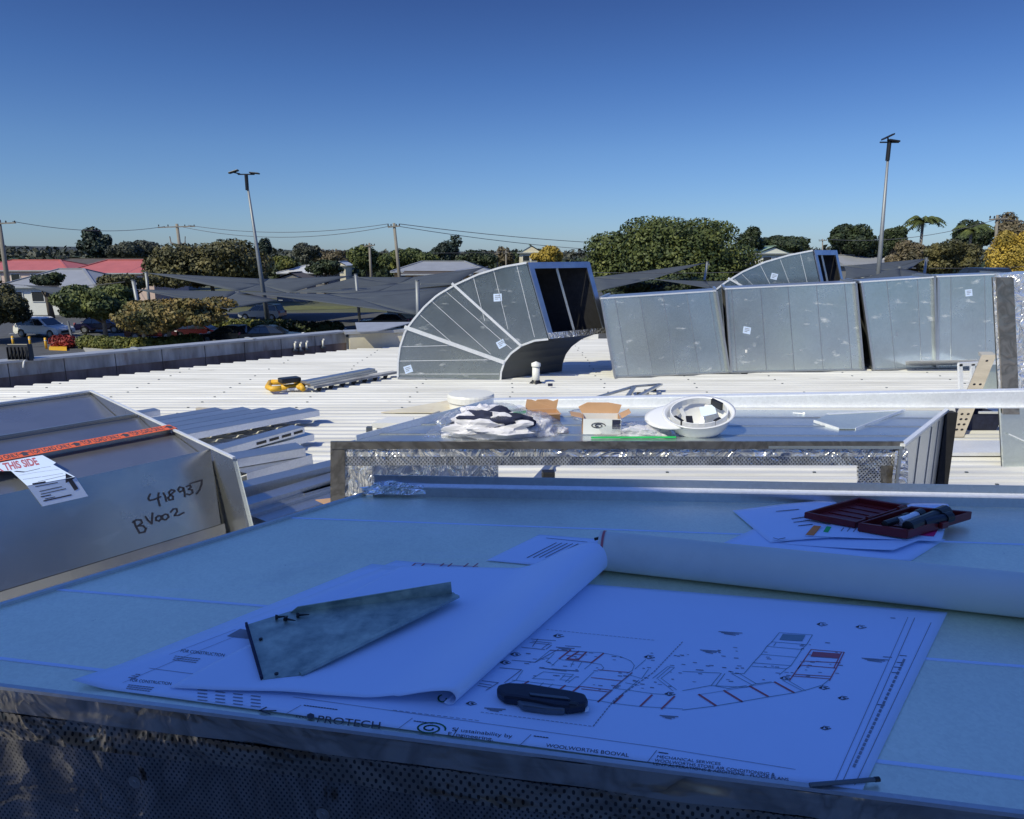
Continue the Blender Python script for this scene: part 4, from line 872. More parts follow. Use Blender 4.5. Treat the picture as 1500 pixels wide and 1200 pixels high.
# long bright channel along its far edge and beyond
pA, pB = G(722, 600, ZT), G(1560, 597, ZT); pA.y = pB.y = f0.y+.02
T = thing('steel_channel', 'long bright white steel channel lying across behind the loose gear', 'channel', tuple(pA+Vector((0, 0, .0))))
hB = D(1500, 571, pA.y).z-ZT; hA = D(722, 588, pA.y).z-ZT
MB().prism([pA, pB+Vector((.3, 0, 0)), pB+Vector((.3, 0, hB)), pA+Vector((0, 0, hA))], (0, .008, 0)).build('web', M['zinc'], T)
MB().prism([pA+Vector((0, 0.008, hA)), pB+Vector((.3, 0.008, hB)), pB+Vector((.3, .06, hB)), pA+Vector((0, .06, hA))], (0, 0, .006)).build('top_lip', M['zinc'], T)
MB().prism([pA+Vector((0, -.03, 0.001)), pB+Vector((.3, -.03, 0.001)), pB+Vector((.3, -.001, 0.001)), pA+Vector((0, -.001, 0.001))], (0, 0, .005)).build('bottom_lip', M['edge'], T)
# trestle under the outboard end of the channel
tt = thing('folding_trestle', 'dark trestle leg under the outboard end of the bright channel', 'trestle', (pB.x+.1, pB.y, 0))
for s_ in (-1, 1): MB().beam((pB.x+.15, pB.y+s_*.35, 0), (pB.x+.15, pB.y+.03, ZT-.03), .04, .04, (1, 0, 0)).build('leg', M['galv'], tt)
MB().box((pB.x+.15, pB.y+.03, ZT-.015), (.1, .3, .03)).build('head', M['galv'], tt)

def crumple(mb, c, rad, seed, amp=.35, sub=4, flat=.0):
    bm = bmesh.new(); bmesh.ops.create_icosphere(bm, subdivisions=sub, radius=1); k = len(mb.v)
    for v in bm.verts:
        p = v.co.copy(); nn = noise.noise(p*2.1+Vector((seed, 0, 0)))+.5*abs(noise.noise(p*5+Vector((0, seed, 0))))+.25*abs(noise.noise(p*11+Vector((0, 0, seed))))
        p = p*(1+amp*nn); q = Vector((p.x*rad[0], p.y*rad[1], p.z*rad[2])); q.z = max(q.z, -rad[2]*.25+flat); mb.v.append(Vector(c)+q+Vector((0, 0, rad[2]*.25)))
    bm.verts.ensure_lookup_table()
    for f in bm.faces: mb.f.append(tuple(k+v.index for v in f.verts))
    bm.free(); return mb
def crump(name, label, cat, px, py, rad, m, seed, z=ZT+.002, amp=.35, sub=4, part='body'):
    c = G(px, py, z); T = thing(name, label, cat, tuple(c)); crumple(MB(), c, rad, seed, amp, sub).build(part, m, T, smooth=True); return T, c
T, c = crump('rag_bag', 'crumpled clear bag of white and navy rags at the left of the loose gear', 'bag of rags', 718, 638, (.19, .07, .06), M['cloth'], 3.1, amp=.35)
crumple(MB(), c+Vector((.02, -.03, .055)), (.15, .055, .055), 8.2, .5).build('navy_rag', M['clothn'], T, smooth=True)
crumple(MB(), c+Vector((.0, -.05, .03)), (.16, .05, .06), 4.7, .6).build('white_rag', M['cloth'], T)
crumple(MB(), c+Vector((-.03, -.0, .07)), (.10, .05, .045), 5.7, .6).build('white_rag', M['cloth'], T)
crumple(MB(), c+Vector((.0, 0, .0)), (.24, .085, .095), 6.1, .4).build('plastic_film', M['clear'], T)
T, c = crump('plastic_bag', 'translucent plastic bag slumped between the rags and the cardboard box', 'plastic bag', 788, 636, (.085, .06, .075), M['clear'], 9.4, amp=.5)
crumple(MB(), c+Vector((0, 0, .0)), (.06, .04, .05), 2.2, .6).build('contents', M['cloth'], T)
T, c = crump('plastic_bag', 'clear bag of small parts between the two cardboard boxes', 'plastic bag', 868, 612, (.10, .07, .04), M['clear'], 1.4, amp=.6)
for k in range(9): MB().beam(c+Vector((random.uniform(-.06, .06), random.uniform(-.03, .03), .02)), c+Vector((random.uniform(-.06, .06), random.uniform(-.03, .03), .045)), .012, .012).build('small_part', M['white' if k % 2 else 'zinc'], T)
T, c = crump('crumpled_tissue', 'small wad of white wrapping beside the rag bag', 'wrapper', 823, 633, (.028, .02, .017), M['cloth'], 5.5, amp=.5, sub=3)
def openbox(label, px, py, wd, dp, h, m, flaps, rz):
    c = G(px, py, ZT); T = thing('open_carton', label, 'cardboard box', tuple(c)); rm = Matrix.Rotation(rz, 3, 'Z')
    def q(x, y, z): return c+rm@Vector((x, y, z))
    MB().prism([q(-wd/2, -dp/2, 0), q(wd/2, -dp/2, 0), q(wd/2, -dp/2, h), q(-wd/2, -dp/2, h)], rm@Vector((0, .004, 0))).build('front_wall', m, T)
    MB().prism([q(-wd/2, dp/2, 0), q(wd/2, dp/2, 0), q(wd/2, dp/2, h), q(-wd/2, dp/2, h)], rm@Vector((0, -.004, 0))).build('back_wall', m, T)
    for s_ in (-1, 1): MB().prism([q(s_*wd/2, -dp/2+.005, 0), q(s_*wd/2, dp/2-.005, 0), q(s_*wd/2, dp/2-.005, h), q(s_*wd/2, -dp/2+.005, h)], rm@Vector((-s_*.004, 0, 0))).build('side_wall', M['card'], T)
    MB().prism([q(-wd/2, -dp/2, .001), q(wd/2, -dp/2, .001), q(wd/2, dp/2, .001), q(-wd/2, dp/2, .001)], (0, 0, .003)).build('bottom', M['card'], T)
    for fl_ in flaps: MB().prism([q(*p) for p in fl_], rm@Vector((0, .003, .002))).build('flap', M['card'], T)
    return T, q
wd, dp, h = .15, .10, .03
T, q = openbox('small brown carton with a tall notched flap behind the rag bag', 796, 614, wd, dp, .04, M['card'],
  [[(-.085, .052, .04), (.075, .052, .04), (.085, .06, .085), (.06, .06, .075), (.03, .062, .085), (-.02, .062, .085), (-.03, .062, .078), (-.05, .062, .085), (-.075, .062, .087)], [(-.075, -.055, .04), (.075, -.055, .04), (.07, -.10, .045), (-.07, -.10, .045)]], .12)
T = thing('product_box', 'small white box with a green stripe lying between rags and brown carton', 'box', tuple(G(756, 608, ZT)))
c = G(752, 612, ZT); MB().box(c+Vector((0, 0, .03)), (.11, .06, .05), .5).build('body', M['white'], T); MB().box(c+Vector((0, 0, .03)), (.112, .062, .014), .5).build('green_stripe', M['greenp'], T)
T, q = openbox('white sided carton with open brown flaps and a pigtail drawing', 880, 633, .17, .12, .075, M['white'],
  [[(-.085, .062, .075), (.085, .062, .075), (.10, .08, .11), (.04, .08, .12), (-.06, .08, .12), (-.10, .075, .10)], [(-.088, -.05, .076), (-.088, .05, .076), (-.14, .04, .085), (-.14, -.04, .085)], [(.088, -.05, .076), (.088, .05, .076), (.13, .04, .10), (.13, -.04, .10)]], -.04)
bk = MB(); zz = [( -.02+.035*math.cos(t)*(1-t/14), .045+.014*math.sin(t)*(1-t/14)) for t in [k*.5 for k in range(24)]]
for (x0, z0), (x1, z1) in zip(zz, zz[1:]): bk.line([q(x0, -.0605, z0), q(x1, -.0605, z1)], .004, Vector((0, -1, 0)), .002)
bk.build('printed_emblem', M['ink'], T); MB().prism([q(.045, -.0615, .03), q(.082, -.0615, .03), q(.082, -.0615, .072), q(.045, -.0615, .072)], (0, .0008, 0)).build('navy_panel', M['clothn'], T)
# zip bag with green seal
c = G(935, 640, ZT); T = thing('zip_bag', 'clear zip bag of white fittings with a green seal beside the hard hat', 'zip bag', tuple(c))
crumple(MB(), c+Vector((-.02, .04, 0)), (.15, .06, .045), 7.7, .45).build('film', M['clear'], T)
MB().beam(G(866, 641, ZT+.006), G(990, 640.5, ZT+.006), .012, .006).build('green_seal', M['greenp'], T)
crumple(MB(), c+Vector((.02, .03, .0)), (.10, .03, .03), 3.7, .6).build('white_fittings', M['cloth'], T)
# hard hat, upside down
c = G(1027, 640, ZT)+Vector((0, .06, .085)); T = thing('hard_hat', 'white hard hat lying upside down showing its harness and black pads', 'hard hat', tuple(G(1027, 640, ZT)))
rot = Matrix.Rotation(R(-6), 3, 'Y')@Matrix.Rotation(R(21), 3, 'X')
def hatp(r, z): return (r, z)
prof = [(.001, -.115), (.05, -.108), (.09, -.085), (.118, -.045), (.130, 0), (.133, .012)]
sh = MB(); sh.lathe(c, [(r*1.0, z) for r, z in prof]+[(.143, .016), (.145, .020), (.132, .018), (.126, 0), (.113, -.044), (.086, -.082), (.047, -.104), (.001, -.11)], 36, rot@Matrix.Diagonal((1.12, .92, 1)))
sh.build('shell', M['hat'], T, smooth=True)
mq = rot@Matrix.Diagonal((1.12, .92, 1))
MB().grid(lambda u, t: c+mq@Vector(((.133+.085*t*math.sin(math.pi*u))*math.cos(R(130+100*u)), (.133+.085*t*math.sin(math.pi*u))*math.sin(R(130+100*u)), .015-.012*t)), 16, 4).build('peak', M['hat'], T, smooth=True, thick=.004)
for an, lab in ((0, 0), (60, 0), (120, 0)):
    pts = [c+mq@Vector((.12*math.cos(R(an))*k, .12*math.sin(R(an))*k, -.085+.085*k*k)) for k in [x/6 for x in range(-6, 7)]]
    st = MB()
    for p, q2 in zip(pts, pts[1:]): st.beam(p, q2, .022, .003, tuple(rot@Vector((0, 0, 1))))
    st.build('harness_strap', M['white'], T)
hb = MB(); ring = [c+mq@Vector((.113*math.cos(t), .113*math.sin(t), .012)) for t in [2*math.pi*k/28 for k in range(29)]]
for p, q2 in zip(ring, ring[1:]): hb.beam(p, q2, .004, .03, tuple(rot@Vector((0, 0, 1))))
hb.build('headband', M['white'], T)
for an, w_ in ((-150, .05), (-60, .035), (35, .06)):
    p = c+mq@Vector((.106*math.cos(R(an)), .106*math.sin(R(an)), .012)); d = rot@Vector((-math.sin(R(an)), math.cos(R(an)), 0)); MB().beam(p-d*w_/2, p+d*w_/2, .012, .036, tuple(rot@Vector((0, 0, 1)))).build('black_pad', M['black'], T)
MB().prism([c+mq@Vector(v) for v in ((.02, .03, -.03), (.08, .03, -.02), (.08, .08, .0), (.02, .08, -.01))], rot@Vector((0, 0, .002))).build('paper_label', M['paper'], T)
MB().prism([c+mq@Vector(v) for v in ((-.05, -.04, -.05), (-.025, -.045, -.05), (-.02, .03, -.03), (-.045, .035, -.03))], rot@Vector((0, 0, .012))).build('black_pad', M['black'], T)
# bent sheet offcut on the right of box 2
q = [G(1192, 617, ZT+.012), G(1229, 629, ZT+.003), G(1253, 629, ZT+.003), G(1325, 601, ZT+.012), G(1213, 607, ZT+.02)]
T = thing('sheet_offcut', 'pentagonal bent sheet metal offcut on the right of the open ended duct', 'metal offcut', tuple(q[1])); MB().prism(q, (0, 0, .002)).build('plate', M['galvt'], T)
MB().beam(q[0], q[1], .003, .014).build('folded_edge', M['edge'], T); MB().beam(q[2], q[3], .003, .014).build('folded_edge', M['edge'], T); MB().beam(q[3], q[4], .02, .006).build('folded_edge', M['zinc'], T)
T = thing('bolt', 'single loose bolt lying left of the sheet offcut', 'bolt', tuple(G(1176, 607, ZT))); c = G(1176, 606, ZT+.006)
MB().tube([c, c+Vector((-.045, .015, 0))], .003, 6).build('shank', M['zinc'], T); MB().tube([c, c+Vector((.008, -.003, 0))], .008, 6).build('head', M['zinc'], T)

# ------------------------------------------------------------------ roof odds and ends
def vent(label, px, py, yt, r=.05):
    a = G(px, py, .0); t = D(px, yt, a.y); T = thing('vent_pipe', label, 'vent pipe', tuple(a), 'white vent pipes through the roof')
    MB().tube([a, Vector((a.x, a.y, t.z-.06))], r, 16).build('pipe', M['pvc'], T, smooth=True); MB().lathe(Vector((a.x, a.y, t.z-.06)), [(r*1.25, 0), (r*1.25, .04), (.001, .065)], 16).build('cap', M['pvc'], T, smooth=True)
    MB().lathe(a, [(.09, .0), (.085, .02), (r*1.2, .04), (r*1.02, .06)], 16).build('rubber_boot', M['black'], T, smooth=True)
vent('white vent pipe in front of the dark underside of the large elbow', 785, 563, 530); vent('white vent pipe in front of the widest duct section', 1088, 547, 510)
T = thing('round_roof_vent', 'squat round cream roof vent behind the rag bag', 'roof vent', tuple(G(690, 601, 0))); c = G(690, 601, 0)
MB().prism([c+Vector((-.95, -.28, .028)), c+Vector((.3, -.28, .028)), c+Vector((.32, .3, .028)), c+Vector((-.3, .34, .028))], (0, 0, .012)).build('flashing', M['cream'], T)
MB().lathe(c+Vector((0, 0, .04)), [(.24, 0), (.24, .06), (.26, .07), (.26, .13), (.25, .15), (.001, .16)], 32).build('drum', M['pvc'], T, smooth=False)
T = thing('cable_tray', 'low grey metal tray lying on the roof left of the round vent', 'metal tray', tuple(G(590, 628, 0)))
a, b = G(602, 629, .03), G(645, 612, .03); MB().prism([a, b, b+Vector((0, 0, .07)), a+Vector((0, 0, .07))], (-.02, .01, 0)).build('upstand', M['parapet'], T)
a, b = G(545, 627, .03), G(602, 627, .03); MB().prism([a, b, b+Vector((0, .25, 0)), a+Vector((.1, .25, 0))], (0, 0, .05)).build('tray', M['pvc'], T)
MB().box(G(541, 629, .05), (.05, .06, .05)).build('end_bracket', M['grey'], T)
GP = 'galvanised channels stacked on the roof'
def channel(label, p0, p1, w_=.16, h_=.055, m='galv', mat_f='zinc', lip=.02, up=1):
    """C channel lying web up between two points of its top centre line"""
    p0 = Vector(p0); p1 = Vector(p1); d = (p1-p0).normalized(); s_ = Vector((d.y, -d.x, 0)).normalized(); T = thing('steel_channel', label, 'channel', tuple((p0+p1)/2-Vector((0, 0, h_))), GP); t = .003
    Z = Vector((0, 0, 1))
    MB().prism([p0-s_*w_/2, p0+s_*w_/2, p1+s_*w_/2, p1-s_*w_/2], -Z*t).build('web', M['galv'], T)
    for k in (-1, 1):
        a = s_*(k*w_/2); MB().prism([p0+a-Z*t, p1+a-Z*t, p1+a-Z*h_, p0+a-Z*h_], -s_*k*t).build('flange', M[mat_f], T)
        MB().prism([p0+a-Z*h_-s_*k*t, p1+a-Z*h_-s_*k*t, p1+a-Z*h_-s_*k*lip, p0+a-Z*h_-s_*k*lip], Z*t).build('lip', M['galv'], T)
    return T
def bearer(label, a, b, s_=.05, m='timber'):
    tag(MB().beam(a, b, s_, s_).build('timber_bearer', M[m]), label, 'timber', 'timber bearers under the channel stacks')
# stack 1 (lit, top left)
dv = (G(440, 608, .16)-G(315, 631, .16)); dvn = dv.normalized()
names1 = ['frontmost channel of the upper stack beside the hood corner', 'second channel from the front of the upper stack', 'third channel from the front of the upper stack', 'fourth channel from the front of the upper stack, second from the back', 'rearmost channel of the upper stack nearest the yellow trestle']
s_ = Vector((dvn.y, -dvn.x, 0))
for k in range(5):
    a = G(312, 629, .16)-s_*(k*.185+.08)-dvn*(k*.16+.25)+Vector((0, 0, 0.0)); channel(names1[k], a, a+dvn*(1.35+.04*(k % 2)), .172, .06)
for j, lb in enumerate(('bearer under the near end of the upper stack', 'bearer under the far end of the upper stack')):
    a = G(312, 629, .07)+dvn*(.15+.6*j)+s_*.02; bearer(lb, a+Vector((0, 0, .0)), a-s_*1.0-dvn*.45, .05)
# a short channel at extreme upper left
a = G(205, 603, .12); channel('short channel end poking out behind the hood corner', a-dvn*1.0, a+dvn*.17, .15, .06)
# stack 2
for k, (x0, y0, x1, y1, z, lb) in enumerate(((300, 661, 437, 624, .20, 'channel with dark slots on top of the middle stack'), (318, 668, 452, 634, .12, 'paler channel under the slotted one in the middle stack'))):
    a, b = G(x0, y0, z), G(x1, y1, z); T = channel(lb, a, b, .15, .06)
    if k == 0:
        sv = Vector(((b-a).normalized().y, -(b-a).normalized().x, 0))
        for j in range(4): c = a.lerp(b, .45+.14*j)+sv*.077+Vector((0, 0, -.032)); MB().beam(c, c+(b-a).normalized()*.10, .004, .022).build('slot', M['black'], T)
# stack 3
for k, (x0, y0, x1, y1, z, lb) in enumerate(((322, 671, 440, 652, .26, 'topmost folded channel of the lower lit stack'), (350, 690, 446, 663, .19, 'middle folded channel of the lower lit stack'), (352, 706, 447, 672, .115, 'bottom folded channel of the lower lit stack'))):
    channel(lb, G(x0, y0, z), G(x1, y1, z), .20-.02*k, .065)
a = G(360, 705, .03); bearer('bearer under the lower lit stack', a, a+Vector((1.0, .35, 0)))
# shaded stack by the table
for k, (x0, y0, x1, y1, z, lb) in enumerate(((330, 716, 486, 678, .30, 'rearmost shaded channel beside the foil rim'), (340, 741, 488, 693, .26, 'shaded channel just in front of the rearmost'), (355, 752, 490, 706, .22, 'shaded channel in the middle of the dark stack'), (380, 760, 492, 722, .20, 'shaded channel second nearest the table edge'), (400, 775, 494, 738, .17, 'shaded channel nearest the table edge'))):
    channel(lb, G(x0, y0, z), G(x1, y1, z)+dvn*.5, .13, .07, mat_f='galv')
T = thing('timber_batten', 'pale timber batten between the shaded and the lit channels', 'timber', tuple(G(400, 709, .2))); MB().beam(G(350, 727, .24), G(440, 703, .24), .04, .035).build('batten', M['timber'], T)
for k, (px, py, lb) in enumerate(((392, 745, 'left of three open box section ends under the table edge'), (416, 738, 'middle of three open box section ends under the table edge'), (440, 732, 'right of three open box section ends under the table edge'))):
    c = G(px, py, .18); T = thing('box_section', lb, 'steel section', tuple(c), 'open box sections in the dark stack'); d = dvn*1.0
    for nm, p, q2 in (('wall_top', (0, .05), (.11, .006)), ('wall_bottom', (0, -.05), (.11, .006)),): MB().beam(c+Vector((0, 0, p[1])), c+d+Vector((0, 0, p[1])), q2[0], q2[1]).build(nm, M['galv'], T)
    for sg_ in (-1, 1): MB().beam(c+s_*(.052*sg_), c+d+s_*(.052*sg_), .006, .094).build('wall_side', M['galv'], T)
tag(MB().prism([G(462, 733, .28), G(500, 729, .28), G(500, 742, .28), G(488, 745, .28)], (0, 0, .004)).build('cardboard_scrap', M['card']), 'scrap of brown cardboard beside the foil jamb', 'cardboard')
# yellow trestle with channels
T = thing('folded_trestle', 'yellow folded trestle lying flat on the roof left of the elbow', 'trestle', tuple(G(420, 570, 0)))
a = G(395, 566, .10); u = Vector((1, 0, 0)); v_ = dvn
def gp(px, py, z=.08): return G(px, py, z)
for nm, pts in (('yellow_frame', [gp(396, 560), gp(392, 567), gp(398, 570), gp(412, 569)]), ('yellow_frame', [gp(398, 560, .1), gp(412, 560, .1), gp(430, 557, .1), gp(438, 562, .1), gp(444, 570, .06)]), ('yellow_frame', [gp(412, 568, .07), gp(432, 566, .07), gp(442, 568, .07)])):
    MB().tube(pts, .035, 8).build(nm, M['yellow'], T, smooth=True)
MB().beam(gp(410, 558, .16), gp(438, 555, .16), .16, .06).build('black_head', M['black'], T, bevel=.01)
MB().beam(gp(450, 569, .05), gp(400, 571, .04), .05, .03).build('foot_bar', M['zinc'], T)
MB().lathe(gp(443, 566, .06), [(.04, 0), (.04, .05), (.001, .05)], 10).build('clamp_knob', M['black'], T)
for k, (x0, y0, x1, y1, lb) in enumerate(((445, 560, 545, 541, 'rear slotted rail lying behind the yellow trestle'), (450, 563, 548, 544, 'middle slotted rail running from the yellow trestle'), (455, 567, 579, 545, 'front slotted rail reaching towards the elbow'))):
    a, b = gp(x0, y0, .14-.03*k), gp(x1, y1, .14-.03*k); T = thing('slotted_rail', lb, 'metal rail', tuple(a), 'rails lying beside the yellow trestle')
    MB().beam(a, b, .12, .03).build('rail', M['galv' if k < 2 else 'parapet'], T)
    for j in range(7): c = a.lerp(b, .08+.13*j); MB().beam(c-Vector((0, 0, .06)), c+Vector((.02, 0, -.015)), .05, .04, (0, 1, 0)).build('foot_clip', M['black'], T)
# small angled metal frame in front of duct row
T = thing('metal_bracket_frame', 'small blue grey angle frame lying on the roof behind the cartons', 'metal frame', tuple(G(925, 580, 0)))
for i, (x0, y0, x1, y1) in enumerate(((872, 583, 930, 566), (930, 566, 968, 563), (968, 563, 930, 583), (872, 583, 905, 583), (930, 566, 918, 583))): MB().beam(G(x0, y0, .10), G(x1, y1, .10), .05, .02).build('angle_bar', M['galv'], T)
for k in range(3): MB().box(G(958-k*11, 570+k*4, .06), (.05, .05, .05)).build('rubber_foot', M['black'], T)
# offcut panels, frame and beige ladder stile at right
tag(MB().prism([G(1327, 538, .03), G(1437, 535, .03), D(1437, 527, 10.3), D(1327, 529, 10.3)], (0, .01, 0)).build('metal_strip', M['edge']), 'long grey flat strip propped against the two right duct sections', 'metal strip')
T = thing('stand_frame', 'galvanised end frame standing behind the beige slotted board', 'metal frame', tuple(G(1410, 600, 0)))
yq = G(1400, 590, 0).y
for (x0, y0, x1, y1) in ((1406, 533, 1408, 590), (1424, 533, 1426, 590), (1404, 534, 1462, 531)): MB().beam(D(x0, y0, yq), D(x1, y1, yq), .04, .04, (0, 1, 0)).build('frame_bar', M['zinc'], T)
MB().prism([D(1424, 536, yq+.05), D(1462, 534, yq+.05), D(1462, 575, yq+.05), D(1428, 582, yq+.05)], (0, .01, 0)).build('blue_sheet', M['galvt'], T)
T = thing('slotted_board', 'beige slotted board leaning behind the bright channel at right', 'board', tuple(G(1398, 640, 0)))
a = G(1400, 640, .01); b = D(1449, 520, a.y+.75); sx = Vector((1, 0, .0)); nb_ = (b-a).cross(sx).normalized(); nb_ = nb_ if nb_.y < 0 else -nb_
MB().prism([a-sx*.075, a+sx*.075, b+sx*.075, b-sx*.075], -nb_*.03).build('plank', M['timber'], T)
MB().prism([b-sx*.075, b+sx*.075, b+sx*.09+Vector((0, .1, .02)), b-sx*.05+Vector((0, .1, .02))], (0, 0, -.03)).build('top_cap', M['concrete'], T)
for k, t in enumerate((.08, .14, .20, .26, .44, .62, .92)):
    for j in ((-.03, .03) if k > 2 and k < 6 else (0,) if k == 6 else (-.02, .03)):
        c = a.lerp(b, t)+sx*j; dd = (b-a).normalized(); MB().lathe(c+nb_*.001, [(.001, 0.004), (.014, .003), (.014, 0)], 10, Matrix((sx, dd, nb_)).transposed()).build('hole', M['black'], T)
T = thing('crate_box', 'dark blue plastic tub lying under the foil wrapped duct', 'tub', tuple(G(1440, 632, 0))); c = G(1440, 632, 0)
MB().lathe(c+Vector((0, .1, .0)), [(.001, .02), (.15, .02), (.2, .18), (.21, .18), (.16, 0), (.001, 0)], 4, Matrix.Rotation(R(45), 3, 'Z')).build('tub', M['clothn'], T); MB().beam(c+Vector((-.1, -.05, .2)), c+Vector((.1, -.05, .2)), .02, .02).build('handle', M['zinc'], T)
tag(MB().prism([G(1376, 668, .032), G(1480, 668, .032), G(1480, 650, .032), G(1376, 650, .032)], (0, 0, .03)).build('flat_channel', M['zinc']), 'flat bright channel strip on the roof left of the foil wrapped duct', 'channel')
tag(MB().box(G(865, 497, .0)+Vector((0, 0, .07)), (.3, .12, .14)).build('white_block', M['pvc']), 'small cream block on the roof under the elbow mouth', 'block')
tag(MB().box(G(806, 566, .03)+Vector((0, 0, .02)), (.06, .05, .03)).build('rubber_block', M['clothn']), 'tiny dark blue block on the roof right of the vent pipe', 'block')
T = thing('tension_strut', 'short galvanised strut with a black foot on the roof under the open duct', 'strut', tuple(G(785, 705, 0)))
MB().beam(G(785, 706, .03), G(812, 676, .03), .06, .04).build('strut', M['galv'], T); MB().box(G(803, 697, .05), (.1, .08, .08)).build('black_foot', M['black'], T, bevel=.01)

# ------------------------------------------------------------------ aluminium hood at left
HP = Vector((-1.19, 3.06, 0)); U_ = (G(0, 592, .8)-G(133, 574, .8)).normalized(); V_ = (G(133, 574, .8)-G(343, 673, .8)).normalized()
H0 = G(343, 673, .80); H1 = G(133, 574, .80); T = thing('weather_hood', 'dull aluminium weather hood with open cells, orange tape and handwritten numbers', 'hood', (H0.x, H0.y, 0)); hood = T
LH = 2.6
def hp_(v, u, z): return Vector((H0.x, H0.y, 0))+V_*v+U_*u+Vector((0, 0, z))
HV = (H1-H0).length; v2 = (G(195, 608, .8)-H0).dot(V_); v3 = (G(299, 659, .8)-H0).dot(V_); vt = (G(250, 629, .8)-H0).dot(V_)
FB = D(368, 774, H0.y-.0); FG = Vector((FB.x+.03, FB.y-.02, .02))
MB().prism([FG, hp_(HV, 0, .02), hp_(HV, 0, .8), hp_(0, 0, .8), FB], -U_*.012).build('end_panel', M['aluf'], T)
MB().prism([hp_(HV, .0, .02), hp_(HV, LH, .02), hp_(HV, LH, .8), hp_(HV, 0, .8)], V_*.012).build('rear_wall', M['alu'], T)
MB().prism([hp_(v2, .004, .3), hp_(v2, LH, .3), hp_(v2, LH, .797), hp_(v2, 0.004, .797)], V_*.010).build('divider', M['alu'], T)
# facing panel: from third divider top sloping forward
bz = .60; vb = .10
q0, q1 = hp_(v3, .004, .797), hp_(v3, LH, .797); q3 = D(356, 758, H0.y+.19); q3 += U_*(.004-(q3-H0).dot(U_)); q2 = q3+U_*LH; vb = (q3-H0).dot(V_); bz = q3.z
fn_ = (q1-q0).cross(q3-q0).normalized(); fn_ = fn_ if fn_.z > 0 else -fn_
MB().prism([q0, q1, q2, q3], -fn_*.008).build('sloping_front', M['alu'], T)
MB().prism([hp_(vb, .004, bz-.002), hp_(vb, LH, bz-.002), hp_(vb-.03, LH, .02), hp_(vb-.03, .004, .02)], V_*.01).build('lower_skirt', M['alu'], T)
MB().prism([hp_(vt-.013, .004, .785), hp_(vt-.013, LH, .785), hp_(v3+.012, LH, .735), hp_(v3+.012, .004, .735)], (0, 0, -.008)).build('sloping_blade', M['alub'], T)
MB().prism([hp_(v2-.001, .004, .785), hp_(v2-.001, LH, .785), hp_(vt+.002, LH, .70), hp_(vt+.002, .004, .70)], (0, 0, -.008)).build('sloping_blade', M['alub'], T)
MB().prism([hp_(HV-.003, .004, .785), hp_(HV-.003, LH, .785), hp_(v2+.012, LH, .66), hp_(v2+.012, .004, .66)], (0, 0, -.008)).build('sloping_blade', M['alub'], T)
MB().beam(hp_(0, .0, .806), hp_(HV, 0, .806), .014, .010).build('rolled_edge', M['edge'], T)
MB().beam(hp_(HV, .0, .806), hp_(HV, LH, .806), .02, .012).build('rolled_edge', M['edge'], T)
MB().beam(hp_(v2, .02, .803), hp_(v2, LH, .803), .014, .010).build('rolled_edge', M['galv'], T)
MB().beam(hp_(0, .0, .79)-U_*.004, FB-U_*.004, .012, .014, (1, 0, 0)).build('rolled_edge', M['galvm'], T)
cr_ = MB(); 
# plastic wrap gathering low on the hood
cr_.grid(lambda u, t: hp_(vb-.03-.05*t, LH*u-.02, bz-.06-.25*t)+Vector((0, 0, 0))+(-V_)*(.02*noise.noise(Vector((u*30, t*6, 1)))+.015), 60, 8); cr_.build('plastic_wrap', M['clear'], T)
# orange tape on the cells' top
tw = .055
ta, tb_ = hp_(vt, -.015, .812), hp_(vt, LH, .812)
tp = MB().prism([ta-V_*tw, tb_-V_*tw, tb_+V_*tw, ta+V_*tw], (0, 0, .0015)).build('orange_tape', M['orange'], T)
MB().prism([ta-V_*tw-U_*.001, ta+V_*tw-U_*.001, ta+V_*tw*.7+Vector((0, 0, -.06)), ta-V_*tw*1.2+Vector((0, 0, -.06))], -U_*.001).build('tape_end', M['orange'], T)
MB().prism([hp_(vt-.012, .004, .55), hp_(vt-.012, LH, .55), hp_(vt-.012, LH, .808), hp_(vt-.012, 0.004, .808)], V_*.010).build('divider', M['alu'], T)
tx = MB(); lf = Vector((0, 0, .0022)); u = .02; k = 0
rd = -U_    # reading direction (left to right)
def tpix(px, py): return G(px, py, .8135)
pos = [(-12, 'TOP LOAD ONLY', 28), (44, 'TOP LOAD ONLY', 104), (120, 'TOP LOAD ONLY', 176), (191, 'TOP LOAD ONLY', 240)]
for x0, s_t, x1 in pos:
    def us(px):   # u coordinate on the tape for photograph column px
        lo, hi = -.1, LH
        for _ in range(40):
            mid = (lo+hi)/2; p = hp_(vt, mid, .8135)-EYE; X = 750+FPX*p.x/p.dot(CF)
            if X > px: lo = mid
            else: hi = mid
        return lo
    if x0 < 0: ua, ub = us(28)+(us(44)-us(104)), us(28)
    else: ua, ub = us(x0), us(x1)
    o_ = hp_(vt-tw*.62, ua, .8136); text_polys(tx, s_t, o_, -U_*(ua-ub), V_*tw*1.35, bold=.03)
    c = hp_(vt, us(x1+8) if x0 > 0 else us(36), .8136); 
    for pl in ([(-.5, 0), (.5, 0), (0, 1)], [(-.2, -1), (.2, -1), (.2, 0), (-.2, 0)]): tx.poly([c-U_*(p[0]*.055)+V_*(p[1]*tw*.75) for p in pl])
tx.build('tape_lettering', M['ink'], tp)
